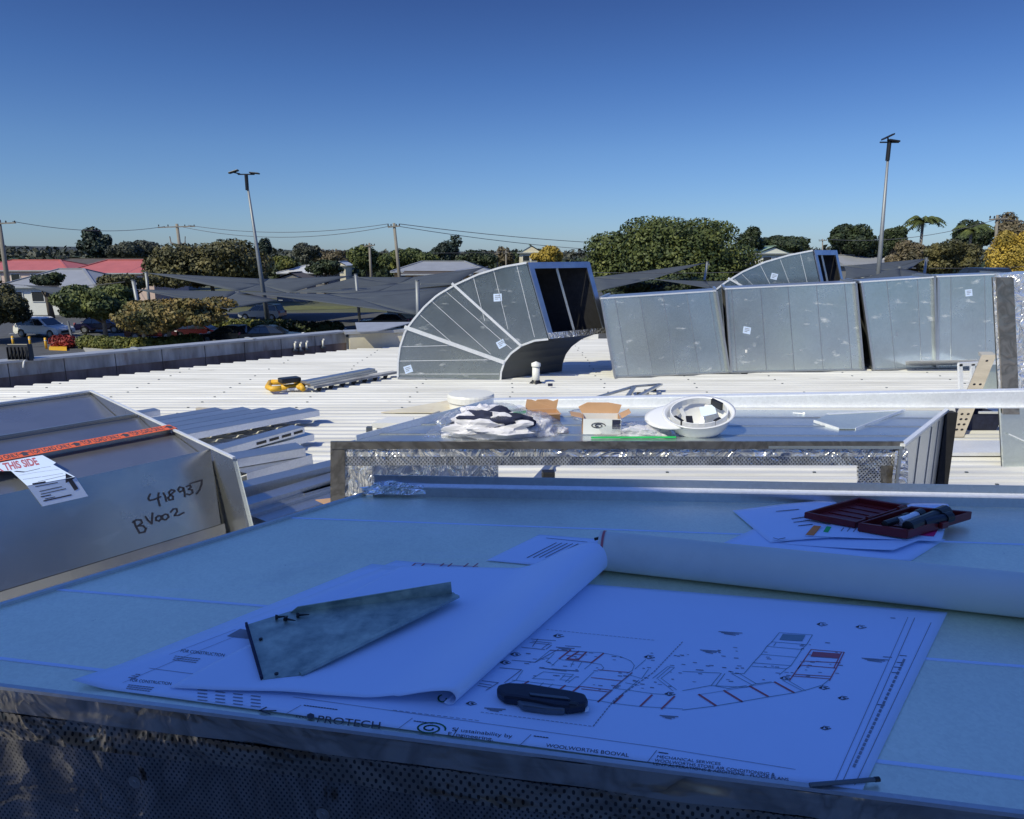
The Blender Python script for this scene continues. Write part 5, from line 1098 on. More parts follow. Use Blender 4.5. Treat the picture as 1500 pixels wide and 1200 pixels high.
# delivery label: on the tape, folding over the front divider
def on_top(px, py): return G(px, py, .806)
def on_front(px, py): return RP(px, py, q0+fn_*.004, fn_)
lb1 = [on_top(-40, 700), on_top(2, 690), on_top(16, 690), on_top(40, 712), on_top(110, 699), on_top(78, 681), on_top(82, 678), on_top(62, 667), on_top(-40, 683)]
lab = MB().prism(lb1, (0, 0, .001)).build('delivery_label', M['paper'], T)
lb2 = [on_front(40, 712.5), on_front(62, 742), on_front(129, 727), on_front(111, 699.5)]
MB().prism(lb2, fn_*.001).build('label_fold', M['paper'], lab)
lt = MB(); o_ = on_top(-34, 697.5)+Vector((0, 0, .0014)); e_ = on_top(58, 680.5)+Vector((0, 0, .0014)); text_polys(lt, 'WORK THIS SIDE', o_, e_-o_, on_top(-38, 687)-on_top(-34, 697.5), bold=.035); lt.build('red_lettering', M['inkred'], lab)
lt = MB()
for (ax, ay, bx, by, wd_) in ((23, 691, 35, 692, .012), (36, 692, 58, 687, .006), (60, 686, 74, 684, .003), (28, 697, 50, 693, .002), (50, 693, 86, 688, .002), (34, 703, 60, 699, .003), (62, 699, 92, 694, .003), (56, 706, 100, 696, .004)): lt.line([on_top(ax, ay), on_top(bx, by)], wd_, (0, 0, 1), .0016)
for (ax, ay, bx, by, wd_) in ((48, 709, 66, 706, .006), (52, 713, 84, 707, .003), (58, 720, 90, 713, .003), (60, 724, 96, 716, .003), (60, 728, 74, 725, .004), (64, 734, 104, 725, .005), (66, 731, 80, 728, .003)): lt.line([on_front(ax, ay), on_front(bx, by)], wd_, fn_, .0016)
a, b = on_front(111, 716), on_front(103, 704); d_ = (b-a).normalized(); r_ = d_.cross(fn_)
lt.line([a, b], .016, fn_, .0018); lt.poly([b-r_*.02+fn_*.0018, b+r_*.02+fn_*.0018, b+d_*.035+fn_*.0018]); lt.build('label_print', M['ink'], lab)
# marker handwriting
hw = MB()
def zp(x, y): return RP(x/3.53, 560+y/3.53, q0+fn_*.003, fn_)
ST = [[(778, 578), (768, 600), (775, 612), (800, 606), (832, 592)], [(822, 572), (818, 600), (828, 640)], [(846, 572), (856, 590), (862, 616)],
      [(905, 560), (888, 556), (874, 570), (880, 582), (896, 590), (896, 606), (878, 610), (870, 598), (885, 582), (905, 562)], [(948, 546), (930, 542), (922, 556), (932, 568), (948, 560), (950, 546), (956, 570), (958, 592)],
      [(966, 540), (982, 532), (990, 542), (976, 554), (994, 556), (998, 572), (982, 582), (968, 578)], [(986, 524), (1018, 514), (1045, 506), (1044, 530), (1034, 556), (1018, 578)],
      [(694, 716), (704, 746), (722, 778)], [(688, 726), (706, 712), (730, 712), (736, 728), (714, 744), (740, 742), (756, 756), (750, 774), (722, 780)], [(752, 694), (764, 712), (786, 732), (788, 706), (790, 676)],
      [(822, 690), (808, 700), (808, 714), (824, 718), (838, 704), (832, 692), (822, 690)], [(856, 682), (840, 692), (842, 708), (858, 712), (874, 698), (868, 684), (856, 682)], [(884, 672), (898, 656), (914, 654), (918, 668), (904, 690), (926, 688), (952, 674)]]
for st in ST: hw.line([zp(x, y) for x, y in st], .0065, fn_, .001)
hw.build('marker_handwriting', M['ink'], T)

# ------------------------------------------------------------------ the near duct used as a table
def isect(a, b, c, d):
    r = b-a; s_ = d-c; t = ((c-a).x*s_.y-(c-a).y*s_.x)/(r.x*s_.y-r.y*s_.x); return a+r*t
TL0, TL1 = G(0, 889, ZT), G(560, 717, ZT); TN0, TN1 = G(0, 1004, ZT), G(1500, 1191, ZT); TF0, TF1 = G(600, 726, ZT), G(1500, 742, ZT)
cA = isect(TL0, TL1, TN0, TN1); cB = isect(TL0, TL1, TF0, TF1); ex = Vector((3.2, 0, 0))
cC = isect(TF0, TF1, Vector((2.9, 0, ZT)), Vector((2.9, 1, ZT))); cD = isect(TN0, TN1, Vector((2.9, 0, ZT)), Vector((2.9, 1, ZT)))
tb = thing('table_duct', 'large galvanised duct section in shade used as a table for drawings', 'duct', ((cA.x+cC.x)/2, 1.7, 0))
SL = [((455, 760), (1500, 798)), ((107, 866), (1500, 977)), ((0, 965), (1500, 1141))]
rows = [(cB, cC)]
for a, b in SL:
    a, b = G(*a, ZT), G(*b, ZT); rows.append((isect(a, b, cA, cB), isect(a, b, cC, cD)))
rows.append((cA, cD))
for (a, b), (c, d) in zip(rows, rows[1:]):
    k = Vector((0, .0012, 0)); MB().prism([a-k, b-k, d+k, c+k], (0, 0, -.012)).build('top_sheet', M['galvt'], tb)
for a, b in rows[1:-1]: b_ = MB(); strip(b_, a, b, Vector((0, 0, 1)), .009, .0014); b_.build('seam', M['paper'], tb)  # white seam colour stands in for bright reflections along the edges
MB().prism([cB+Vector((0, 0, -.014)), cC+Vector((0, 0, -.014)), cC+Vector((0, 0, -.88)), cB+Vector((0, 0, -.88))], (0, -.012, 0)).build('far_side', M['galv'], tb)
MB().prism([cA+Vector((0, 0, -.014)), cB+Vector((0, 0, -.014)), cB+Vector((0, 0, -.88)), cA+Vector((0, 0, -.88))], (.012, 0, 0)).build('left_side', M['galv'], tb)
MB().beam(cA+Vector((0, 0, .002)), cB+Vector((0, 0, .002)), .014, .012).build('left_edge_lock', M['galv'], tb)
# far upstanding flange
fu = Vector((0, 0, 1)); a0 = cB+(cB-cA).normalized()*.0
hF = D(1000, 708, cB.y).z-ZT
a0, a1 = cB+Vector((.03, -.012, 0)), cC+Vector((0, -.012, 0))
MB().prism([a0, a1, a1+fu*.030, a0+fu*.030], (0, .006, 0)).build('flange_web', M['galv'], tb)
MB().prism([a0+fu*.030+Vector((0, .006, 0)), a1+fu*.030+Vector((0, .006, 0)), a1+fu*.034+Vector((0, .03, 0)), a0+fu*.034+Vector((0, .03, 0))], fu*.003).build('flange_step', M['edge'], tb)
MB().prism([a0+fu*.034+Vector((0, .03, 0)), a1+fu*.034+Vector((0, .03, 0)), a1+fu*.062+Vector((0, .035, 0)), a0+fu*.062+Vector((0, .035, 0))], (0, .004, 0)).build('flange_lip', M['galv'], tb)
crumple(MB(), a0+Vector((.07, .0, .01)), (.10, .014, .028), 6.6, .5).build('crimped_end', M['foil'], tb)
# near face: foil
nd = (cD-cA).normalized(); nf = Vector((nd.y, -nd.x, 0))
def nfp(t, z, o): return cA+nd*t+nf*o+Vector((0, 0, z))
LN = (cD-cA).length
def wavy(z0, z1, o, amp, seed, nu=220, nv=10): return MB().grid(lambda u, t: nfp(LN*u, z0+(z1-z0)*t+amp*.25*noise.noise(Vector((u*14, seed, 0)))*(t > .95), o+amp*noise.noise(Vector((u*LN*5, t*1.3+seed, seed)))+amp*.6*abs(noise.noise(Vector((u*LN*16, t*4, seed+4))))), nu, nv)
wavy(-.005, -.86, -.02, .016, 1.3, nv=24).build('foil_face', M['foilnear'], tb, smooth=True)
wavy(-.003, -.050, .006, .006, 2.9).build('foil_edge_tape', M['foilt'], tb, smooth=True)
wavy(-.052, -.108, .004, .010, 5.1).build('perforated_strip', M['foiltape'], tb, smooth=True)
MB().beam(nfp(0, .001, .004), nfp(LN, .001, .004), .010, .007).build('near_edge_lock', M['galv'], tb)
for px, py in ((197, 1146), (473, 1193), (30, 1240)):
    c = RP(px, py, nfp(0, 0, 0), nf); w1 = MB().lathe(c, [(.001, .0012), (.004, .0012), (.0045, .0004), (.013, .0002), (.013, -.002)], 16, Matrix((nd, Vector((0, 0, 1)), nf)).transposed()).build('pin_washer', M['foilt'], tb)
MB().prism([cA+Vector((0, .02, -.88)), cD+Vector((0, .02, -.88)), cC+Vector((0, -.02, -.88)), cB+Vector((0, -.02, -.88))], (0, 0, .012)).build('bottom_sheet', M['galv'], tb)

# ------------------------------------------------------------------ drawings and tools on the table
UPZ = Vector((0, 0, 1))
def sheet(name, label, pts, z, cat='drawing', lift=None, n=14, group=None):
    q = [G(px, py, z) for px, py in pts]; T = thing(name, label, cat, tuple(sum(q, Vector())/4), group)
    def fn(u, t):
        a = q[0].lerp(q[1], u); b = q[3].lerp(q[2], u); p = a.lerp(b, t)
        if lift: p = p+UPZ*lift(u, t)
        return p
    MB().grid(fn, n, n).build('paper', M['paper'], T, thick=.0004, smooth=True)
    return T, fn
SH = 'construction drawings spread on the table duct'
sheet('drawing_sheet', 'lowest drawing sheet peeking out at the upper left of the pile', [(172, 985), (700, 1050), (738, 834), (580, 821)], ZT+.0022, lift=lambda u, t: .0, group=SH)
TB, fb = sheet('drawing_sheet', 'second drawing sheet with repeated construction stamps along its left margin', [(118, 996), (700, 1072), (800, 850), (545, 826)], ZT+.0028, group=SH)
zA = ZT+.0038
TA, fa = sheet('floor_plan_sheet', 'top floor plan drawing with red and teal duct layout and title block', [(106, 1003), (1263, 1158), (1388, 897), (560, 832)], zA, lift=lambda u, t: .012*max(0, (u-.93)/.07)*max(0, .06-t)/.06*0+(.010*max(0, 1-u/.05)*max(0, 1-t/.25)), n=40, group=SH)
zi = zA+.0009
def P(px, py): return G(px, py, zi)
def pl(mb, pts, sc, ox, oy, wd): mb.line([P(ox+x/sc, oy+y/sc) for x, y in pts], wd*(.8 if mb is not red else 1), UPZ)
ink, grey, teal, red = MB(), MB(), MB(), MB()
Z5 = (5, 700, 900); Z6 = (6, 1000, 880)
for p in ([(390, 180), (570, 192)], [(540, 225), (500, 255)], [(320, 240), (490, 258)], [(590, 255), (420, 350)], [(250, 335), (420, 350)], [(160, 390), (320, 405), (195, 500)], [(150, 500), (60, 555)], [(30, 485), (150, 500)], [(640, 230), (755, 238)],
          [(440, 180), (400, 235)], [(520, 215), (470, 250)], [(10, 505), (100, 518)], [(0, 520), (90, 535)], [(400, 195), (540, 210)], [(380, 205), (530, 222)]): pl(grey, p, *Z5, .0022)
for p in ([(530, 260), (910, 280), (1050, 310), (1120, 340), (1146, 372), (1132, 410), (1090, 432)], [(600, 330), (830, 355), (900, 365), (922, 392), (900, 412)], [(530, 262), (420, 350)], [(560, 285), (500, 345)], [(500, 345), (560, 372)], [(590, 330), (540, 378)], [(700, 345), (680, 385)], [(760, 350), (735, 390)],
          [(480, 420), (700, 440)], [(480, 420), (400, 468)], [(330, 410), (280, 480)], [(640, 440), (600, 480)], [(700, 440), (640, 495)], [(620, 450), (690, 456)], [(610, 478), (670, 484)], [(720, 455), (660, 500)], [(250, 480), (600, 520)], [(400, 468), (560, 480)], [(280, 480), (190, 520)], [(600, 520), (740, 535)], [(590, 560), (650, 605), (880, 632)],
          [(550, 510), (500, 545)], [(480, 500), (440, 535)], [(200, 505), (520, 545)], [(880, 632), (1000, 652), (1190, 674), (1500, 692)], [(1000, 540), (1280, 580), (1440, 590)], [(1280, 468), (1390, 382), (1440, 390), (1340, 470)], [(1310, 470), (1410, 385)], [(1320, 475), (1430, 560)], [(1345, 470), (1455, 552)],
          [(1130, 430), (1020, 520), (880, 640)], [(1180, 480), (1060, 580), (990, 652)], [(1100, 440), (1200, 470), (1250, 400)], [(1080, 500), (1180, 520)], [(830, 360), (780, 400)], [(850, 420), (740, 525)], [(1150, 400), (1230, 330)]): pl(teal, p, *Z5, .0016)
for p in ([(680, 260), (595, 325)], [(795, 275), (735, 332), (655, 324), (740, 270)], [(920, 285), (830, 355)], [(370, 490), (310, 525)], [(640, 520), (590, 556)], [(980, 555), (880, 640)], [(740, 530), (650, 600)], [(1060, 590), (995, 650)], [(1275, 590), (1190, 672)], [(1440, 600), (1345, 692)]): pl(red, p, *Z5, .0034)
for p in ([(530, 262), (800, 275)], [(880, 405), (1110, 425)], [(830, 462), (1050, 487)], [(740, 525), (980, 555)], [(760, 545), (960, 568)], [(700, 290), (770, 297)], [(650, 300), (700, 305)], [(640, 330), (830, 350)], [(990, 540), (1130, 425)]): pl(red, p, *Z5, .0018)
for p in ([(850, 280), (1140, 300), (1090, 385), (1045, 430), (1000, 500), (950, 572), (910, 600)], [(850, 280), (780, 365), (740, 400), (690, 470), (620, 545), (540, 640)], [(780, 360), (1090, 385)], [(740, 400), (1045, 428)], [(690, 470), (1000, 497)], [(620, 545), (950, 570)], [(610, 575), (915, 598)], [(820, 370), (800, 395)], [(340, 635), (250, 745)], [(372, 640), (290, 748)], [(430, 640), (610, 740)], [(500, 640), (645, 728)], [(880, 700), (1050, 790)], [(910, 690), (1080, 790)],
          [(0, 960), (280, 925), (520, 885), (750, 845), (975, 810), (1100, 780), (1230, 740), (1290, 690)], [(0, 790), (240, 745), (560, 760), (640, 730), (780, 712)], [(0, 620), (330, 635)], [(540, 640), (430, 640)], [(290, 750), (400, 770), (560, 745)], [(910, 600), (850, 650)]): pl(teal, p, *Z6, .0018)
for p in ([(145, 825), (290, 920)], [(365, 790), (520, 885)], [(590, 750), (750, 840)], [(810, 715), (975, 805)]): pl(red, p, *Z6, .005)
for p in ([(1130, 428), (1420, 452), (1350, 592), (1290, 700)], [(1130, 428), (1060, 530), (1010, 600), (940, 700)], [(1070, 530), (1385, 545)], [(1030, 565), (1355, 592)], [(980, 645), (1300, 665)], [(1395, 455), (1330, 590)], [(960, 660), (1290, 685)], [(1010, 600), (1035, 570)]): pl(red, p, *Z6, .002)
for p in ([(145, 825), (365, 790), (590, 750), (810, 715)],): pl(teal, p, *Z6, .0012)
teal.poly([P(1000+x/6, 880+y/6)+UPZ*.0002 for x, y in ((880, 293), (1080, 303), (1050, 355), (850, 343))])
red.poly([P(1000+x/6, 880+y/6)+UPZ*.0002 for x, y in ((1145, 447), (1385, 465), (1365, 507), (1125, 490))])
# dashed boundary lines
def dash(x0, y0, x1, y1, n, mb=grey, wd=.0012):
    for i in range(n): a, b = (i+.1)/n, (i+.7)/n; mb.line([P(x0+(x1-x0)*a, y0+(y1-y0)*a), P(x0+(x1-x0)*b, y0+(y1-y0)*b)], wd, UPZ)
dash(800, 922, 960, 938, 26); dash(1000, 940, 957, 985, 14, wd=.002); dash(900, 1025, 868, 1065, 10, wd=.002); dash(704, 1043, 868, 1064, 24); dash(957, 985, 900, 1025, 12, wd=.002); dash(575, 1040, 704, 1056, 14)
# north arrows / section marks
r9 = random.Random(4)
for cx, cy in ((818, 931), (951, 962), (981, 1016), (1204, 914), (1261, 918), (1150, 993), (1207, 1007), (1235, 1022), (1209, 1066), (755, 958), (740, 970), (690, 1030)):
    ink.poly([P(cx-8, cy), P(cx-2, cy-2.2), P(cx-3, cy+1)]); ink.line([P(cx-7, cy+.5), P(cx-1, cy+3), P(cx+8, cy+1)], .0018, UPZ); ink.line([P(cx-2, cy-2.4), P(cx+6, cy-1)], .0016, UPZ); ink.line([P(cx, cy), P(cx+3, cy+.5)], .003, UPZ)
for cx, cy, L_ in ((1070, 925, 34), (1040, 952, 28), (828, 948, 26), (1282, 964, 38), (1025, 981, 10), (1308, 905, 6), (980, 1048, 26), (1300, 962, 12), (758, 1012, 26), (725, 1037, 30), (820, 1040, 10)):
    for j in range(3 if L_ > 25 else 1): grey.line([P(cx-L_/2+j*4, cy+j*1.6), P(cx+L_/2-j*5, cy+j*1.6+L_*.07)], .0028, UPZ)
for _ in range(110):   # tiny room tags within the plan
    t = r9.random(); x = 760+470*t; y = 965+r9.uniform(-14, 40)+(5 if t < .5 else -30*(t-.5)); L_ = r9.uniform(2, 6); grey.line([P(x, y), P(x+L_, y+L_*.08)], r9.uniform(.0015, .003), UPZ)
for x0 in (790, 808): dash(x0, 978+(x0-790)*.1, x0+40, 983, 16, grey, .003)
# sheet border and title block rules
b0 = [(1340, 905), (1233, 1148)]; grey.line([P(*b0[0]), P(*b0[1])], .0012, UPZ); grey.line([P(1364, 912), P(1252, 1150)], .0012, UPZ); grey.line([P(1330, 904), P(1224, 1143)], .0010, UPZ)
dash(1325, 965, 1250, 1125, 26, grey, .004)
for y_ in (960, 970, 977, 985, 1032): ink.line([P(1318-(y_-960)*.45, y_), P(1328-(y_-960)*.45, y_+.8)], .002, UPZ)
grey.line([P(430, 1021), P(575, 1041), P(960, 1094), P(1165, 1127)], .0010, UPZ)
for a, b in (((441, 1033), (420, 1045)), ((604, 1052), (580, 1070)), ((778, 1076), (760, 1093)), ((962, 1099), (948, 1117))): grey.line([P(*a), P(*b)], .0012, UPZ)
for x, y, l_ in ((445, 1033, 50), (606, 1056, 28), (782, 1078, 22), (965, 1102, 14)): dash(x, y, x+l_, y+l_*.13, max(5, l_//4), ink, .0022)
def ptext(mb, s_, x0, y0, x1, y1, hx, hy): 
    o_ = P(x0, y0); text_polys(mb, s_, o_, P(x1, y1)-o_, P(x0+hx, y0+hy)-o_)
ptext(ink, 'PROTECH', 464, 1058, 556, 1068, 3, -10)
hx_ = [P(455+6*math.cos(t), 1049+4.5*math.sin(t)) for t in [math.pi/3*k+.5 for k in range(6)]]; ink.poly(hx_)
ptext(ink, 'EDS', 433, 1051, 449, 1053, 1, -3)
grn = MB(); grn.line([P(630+23*q_*math.cos(a_), 1067+9.5*q_*math.sin(a_)) for a_, q_ in [(.3-k*.28, 1-.82*k/46) for k in range(47)]], .003, UPZ)
ptext(ink, 'S', 662, 1070.5, 668, 1071.3, 1, -5); ptext(ink, 'E', 656, 1077, 661, 1077.7, 1, -5)
ink.line([P(671.5, 1066), P(663, 1079)], .0014, UPZ)
ptext(ink, 'ustainability by', 675, 1072, 750, 1081, 1.5, -5); ptext(ink, 'ngineering.', 668, 1078.3, 722, 1085, 1.4, -5)
ptext(ink, 'WOOLWORTHS BOOVAL', 799, 1094, 921, 1109, 1.6, -5)
ptext(ink, 'MECHANICAL SERVICES', 962, 1110, 1055, 1121, 1.4, -4.0); ptext(ink, 'WOOLWORTHS STORE AIR CONDITIONING &', 958, 1115.5, 1135, 1137, 1.4, -4.2); ptext(ink, 'VENT ALTERATIONS & ADDITIONS - FLOOR PLANS', 955, 1120.5, 1155, 1144, 1.4, -4.0)
ink.line([P(380, 1041), P(404, 1041)], .003, UPZ); ink.line([P(390, 1036), P(380, 1041), P(396, 1046)], .003, UPZ)
for x, y in ((230, 977),): pass
ptext(ink, 'FOR CONSTRUCTION', 190, 998, 250, 1003.5, 2.0, -4.0); ptext(ink, 'FOR CONSTRUCTION', 264, 955, 328, 962, 2.2, -4.2); ptext(ink, 'FOR CONSTRUCTION', 179, 979, 214, 981, 1.6, -3.4)
for x, y in ((188, 1003), (256, 961), (168, 984)):
    for j in range(3): dash(x-j*1.5, y+j*2.6, x+38-j*3, y+4.4+j*2.6, 9, grey, .0028)
grey.line([P(205, 977), P(290, 988)], .0012, UPZ); grey.line([P(165, 990), P(345, 922)], .0010, UPZ); grey.line([P(180, 1000), P(270, 962), P(345, 932)], .0010, UPZ)
for j in range(4):
    for k in range(4): x = 290+j*26; y = 1010+k*5+j*3; grey.line([P(x, y), P(x+13, y+1.5)], .003, UPZ)
grey.poly([P(332, 932), P(352, 921), P(368, 924), P(366, 936)])
for mb, nm, m in ((ink, 'black_print', 'ink'), (grey, 'grey_print', 'inkgrey'), (teal, 'teal_linework', 'inkteal'), (red, 'red_linework', 'inkred'), (grn, 'green_logo', 'inkgreen')): mb.build(nm, M[m], TA)
rb = MB()
for x in (598, 612, 640, 652, 676, 690): rb.line([G(x, 833, ZT+.0042), G(x+10, 825.5, ZT+.0042)], .004, UPZ)
rb.line([G(596, 832, ZT+.0042), G(706, 836, ZT+.0042)], .002, UPZ); rb.line([G(608, 825, ZT+.0042), G(700, 830, ZT+.0042)], .002, UPZ)
rb.build('red_linework', M['inkred'], TB)
# curled top sheet
T = thing('curled_drawing', 'blank back of a large drawing folded over and curling at its right edge', 'drawing', tuple(G(500, 960, ZT)), SH)
zc_ = zA+.003
nl0, nl1 = G(248, 1008, zc_), G(668, 1033, zc_); fl0, fl1 = G(590, 829, zc_), G(897, 836, zc_)
def curl(u, t):      # u: near -> far, t: flat -> curl
    L0 = nl0.lerp(fl0, u); L1 = nl1.lerp(fl1, u); d = (L1-L0); W_ = d.length; d = d/W_
    r_ = .013+.026*u; rise = W_*(.30+.10*u)
    base = W_-r_ ; s0 = base-rise
    if t < .5: s = s0*t/.5; h = 0
    elif t < .75: k = (t-.5)/.25; s = s0+(rise)*k; h = 2*r_*(k*k*(3-2*k))
    else:
        a = (t-.75)/.25*math.pi*(1.25); s = base+r_*math.sin(a); h = r_+r_*math.cos(a)
    wob = .004*math.sin(u*9+t*4)*(1-u)*(t < .6)+.004*noise.noise(Vector((u*4, t*5, 2)))*min(1, t*3)
    return L0+d*s+UPZ*(h+max(wob, 0)*1.2+.0005)
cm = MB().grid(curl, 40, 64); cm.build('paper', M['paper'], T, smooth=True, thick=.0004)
lo = MB(); lo.line([G(648+6*math.cos(t), 1023+5*math.sin(t), zi+.001) for t in [k*.35 for k in range(14)]], .003, UPZ); lo.build('green_logo', M['inkgreen'], TA)
# steel gusset bracket on it
zg = zc_+.010
T = thing('gusset_bracket', 'stained galvanised gusset bracket with folded edges resting on the curled drawing', 'bracket', tuple(G(480, 950, ZT)))
gp_ = [G(361, 917, zg), G(384, 997, zg-.006), G(440, 990, zg-.005), G(671, 875, zg+.010), G(664, 869, zg+.010), G(425, 897, zg)]
MB().prism(gp_, (0, 0, .0025)).build('plate', M['gussetm'], T)
a, b = G(423, 899, zg+.001), G(662, 871, zg+.011); MB().prism([a, b, b+Vector((-.002, .002, .030)), a+Vector((.014, .002, .013)) if 0 else a+Vector((.02, .0, .016))], (0, .003, 0)).build('upstand', M['gussetm'], T)
MB().beam(gp_[2]+UPZ*.004, gp_[3]+UPZ*.003, .010, .006).build('folded_edge', M['gussetm'], T); MB().beam(gp_[0]+UPZ*.004, gp_[1]+UPZ*.003, .005, .010).build('folded_edge', M['clothn'], T)
for px, py in ((382, 937), (405, 988)): MB().lathe(G(px, py, zg+.001), [(.001, .0030), (.004, .0028), (.004, 0)], 10).build('rivet_hole', M['black'], T)
for k, (px, py, an, lb) in enumerate(((407, 904, .2, 'left of three black screws on the gusset bracket'), (420, 907, -.3, 'middle of three black screws on the gusset bracket, nearest the viewer'), (438, 901, .1, 'right of three black screws by the upstand of the bracket'))):
    c = G(px, py, zg+.008); T = thing('screw', lb, 'screw', tuple(c), 'black screws on the bracket'); d = Vector((math.cos(an), math.sin(an), 0)); MB().tube([c, c+d*.022], .0028, 6, .001).build('shank', M['black'], T); MB().tube([c-d*.005, c], .006, 8, .005).build('head', M['black'], T)
# utility knife
T = thing('utility_knife', 'navy and grey utility knife lying on the floor plan', 'knife', tuple(G(792, 1040, zA))); zk = zA+.001
prof = [(727, 1023), (729, 1016), (745, 1012.5), (775, 1014), (805, 1019), (835, 1024), (857, 1029), (861, 1037), (858, 1045), (835, 1048), (812, 1046), (785, 1040), (757, 1035), (738, 1033)]
MB().prism([G(x, y, zk) for x, y in prof], (0, 0, .020)).build('handle', M['navy'], T, bevel=.006)
MB().prism([G(x, y, zk+.0205) for x, y in ((775, 1016), (830, 1022), (836, 1026), (800, 1022), (777, 1019))], (0, 0, .002)).build('spine_inlay', M['grey'], T)
MB().prism([G(x, y, zk+.001) for x, y in ((757, 1034), (812, 1039), (829, 1043), (827, 1048.5), (800, 1047), (765, 1042))], (0, 0, .013)).build('grip_insert', M['grey'], T, bevel=.003)
MB().prism([G(x, y, zk+.0215) for x, y in ((836, 1029), (848, 1031), (845, 1035), (833, 1033))], (0, 0, .003)).build('blade_slider', M['black'], T, bevel=.001)
MB().prism([G(x, y, zk+.006) for x, y in ((858, 1036), (863, 1038), (862, 1042), (857, 1044))], (0, 0, .003)).build('blade_tip', M['zinc'], T)
# pencil / rod on the lower right corner
T = thing('pencil', 'thin grey pencil lying over the lower right corner of the floor plan', 'pencil', tuple(G(1240, 1147, zA))); a, b = G(1186, 1150, zA+.005), G(1281, 1142, zA+.005)
MB().tube([a, b], .0035, 6).build('barrel', M['grey'], T); MB().tube([b, b+(b-a).normalized()*.008], .004, 8).build('eraser_end', M['black'], T)
# small sheet under the roll, big roll
T, f = sheet('note_sheet', 'small notes sheet half under the big paper roll', [(712, 821), (838, 833), (905, 792), (790, 783)], ZT+.0022)
nm_ = MB()
for k in range(6): nm_.line([G(772+k*9, 817-k*.2, ZT+.0034), G(815+k*8, 795+k*.4, ZT+.0034)], .0024, UPZ)
nm_.line([G(800, 788, ZT+.0034), G(860, 794, ZT+.0034)], .002, UPZ); nm_.build('ruled_lines', M['ink'], T)
rr = .050; a = G(878, 806, ZT+rr+.001); b = G(1500, 872, ZT+rr+.001); d = (b-a).normalized()
# radius checked against the photograph's outline
T = thing('drawing_roll', 'thick rolled drawing set lying across the table behind the floor plan', 'paper roll', tuple((a+b)/2-UPZ*rr)); e = b+d*.9
pr1 = d.cross(UPZ).normalized()
def spi(t):      # rolled paper outline with a free edge
    return rr*(1-.03*t/6.5)
rm_ = MB(); N_ = 48; rings = 40
for i in range(rings+1):
    c = a.lerp(e, i/rings)
    for k in range(N_): t = 2*math.pi*k/N_; q = rr*(1+.010*noise.noise(Vector((i*.25, math.cos(t)*1.5, math.sin(t)*1.5)))); rm_.v.append(c+pr1*math.cos(t)*q+UPZ*(math.sin(t)*q))
for i in range(rings):
    for k in range(N_): q = i*N_+k; w_ = i*N_+(k+1) % N_; rm_.f.append((q, w_, w_+N_, q+N_))
rm_.build('outer_layer', M['tube'], T, smooth=True, thick=-.0)
for j, k in enumerate((.93, .80, .66)):
    MB().tube([a+d*(.004+.002*j), e-d*.01], rr*k, 32, cap=False).build('inner_layer', M['tube' if j % 2 else 'paper'], T, smooth=True, thick=.002)
MB().lathe(a+d*.012, [(rr*1.012, -.004), (rr*1.012, .002)], 48, Matrix((pr1, UPZ, d)).transposed()).build('red_band', M['inkred'], T, thick=.001)
MB().tube([a-pr1*rr*.9+UPZ*.01-d*.02, a-pr1*rr*.95+UPZ*.02+d*.01], .004, 6).build('tie_end', M['black'], T)
# right hand pile of papers
RG = 'loose papers under the red case'
sheet('loose_sheet', 'paper at the bottom of the pile running under the big roll', [(1058, 796), (1334, 822), (1385, 790), (1108, 773)], ZT+.0022, 'paper', group=RG)
sheet('loose_sheet', 'paper with a free corner between the pile and the big roll', [(1142, 796), (1308, 811), (1362, 790), (1200, 775)], ZT+.0032, 'paper', lift=lambda u, t: .010*u*u, group=RG)
T, f = sheet('loose_sheet', 'large paper on top pointing left out of the pile', [(1128, 795), (1262, 788), (1222, 734), (1073, 748)], ZT+.0044, 'paper', lift=lambda u, t: .006*math.sin(u*2.5), group=RG)
sc_ = MB(); 
for p in ([(1133, 788), (1140, 790), (1150, 788)], [(1137, 749), (1170, 746)], [(1160, 760), (1180, 757)], [(1163, 765), (1186, 762)], [(1170, 770), (1190, 768)]): sc_.line([G(x, y, ZT+.012) for x, y in p], .004, UPZ)
sc_.build('ink_marks', M['ink'], T)['kind'] = 'stuff'
T, f = sheet('loose_sheet', 'paper with orange, green and pink highlighter marks below the red case', [(1179, 785), (1379, 793), (1386, 768), (1225, 764)], ZT+.0130, 'paper', lift=lambda u, t: .0, group=RG)
def patch(nm, pts, m, z): MB().prism([G(x, y, z) for x, y in pts], (0, 0, .0006)).build(nm, M[m], T)
patch('orange_mark', [(1180, 783.5), (1192, 784.5), (1203, 771), (1192, 770)], 'orangep', ZT+.0138); patch('green_mark', [(1206, 779), (1213, 780), (1218, 772), (1211, 771)], 'greenp', ZT+.0138); patch('pink_mark', [(1298, 780), (1368, 786), (1374, 776), (1310, 770)], 'pinkp', ZT+.0138)
tk = MB()
for k in range(6): tk.line([G(1232+k*9, 778+k*.5, ZT+.0138), G(1236+k*9, 773+k*.5, ZT+.0138)], .003, UPZ)
tk.build('tick_marks', M['inkgrey'], T)
sheet('loose_sheet', 'paper corner sticking up behind the red case at right', [(1330, 750), (1392, 745), (1381, 731), (1320, 742)], ZT+.0030, 'paper', lift=lambda u, t: .015*u*t, group=RG)
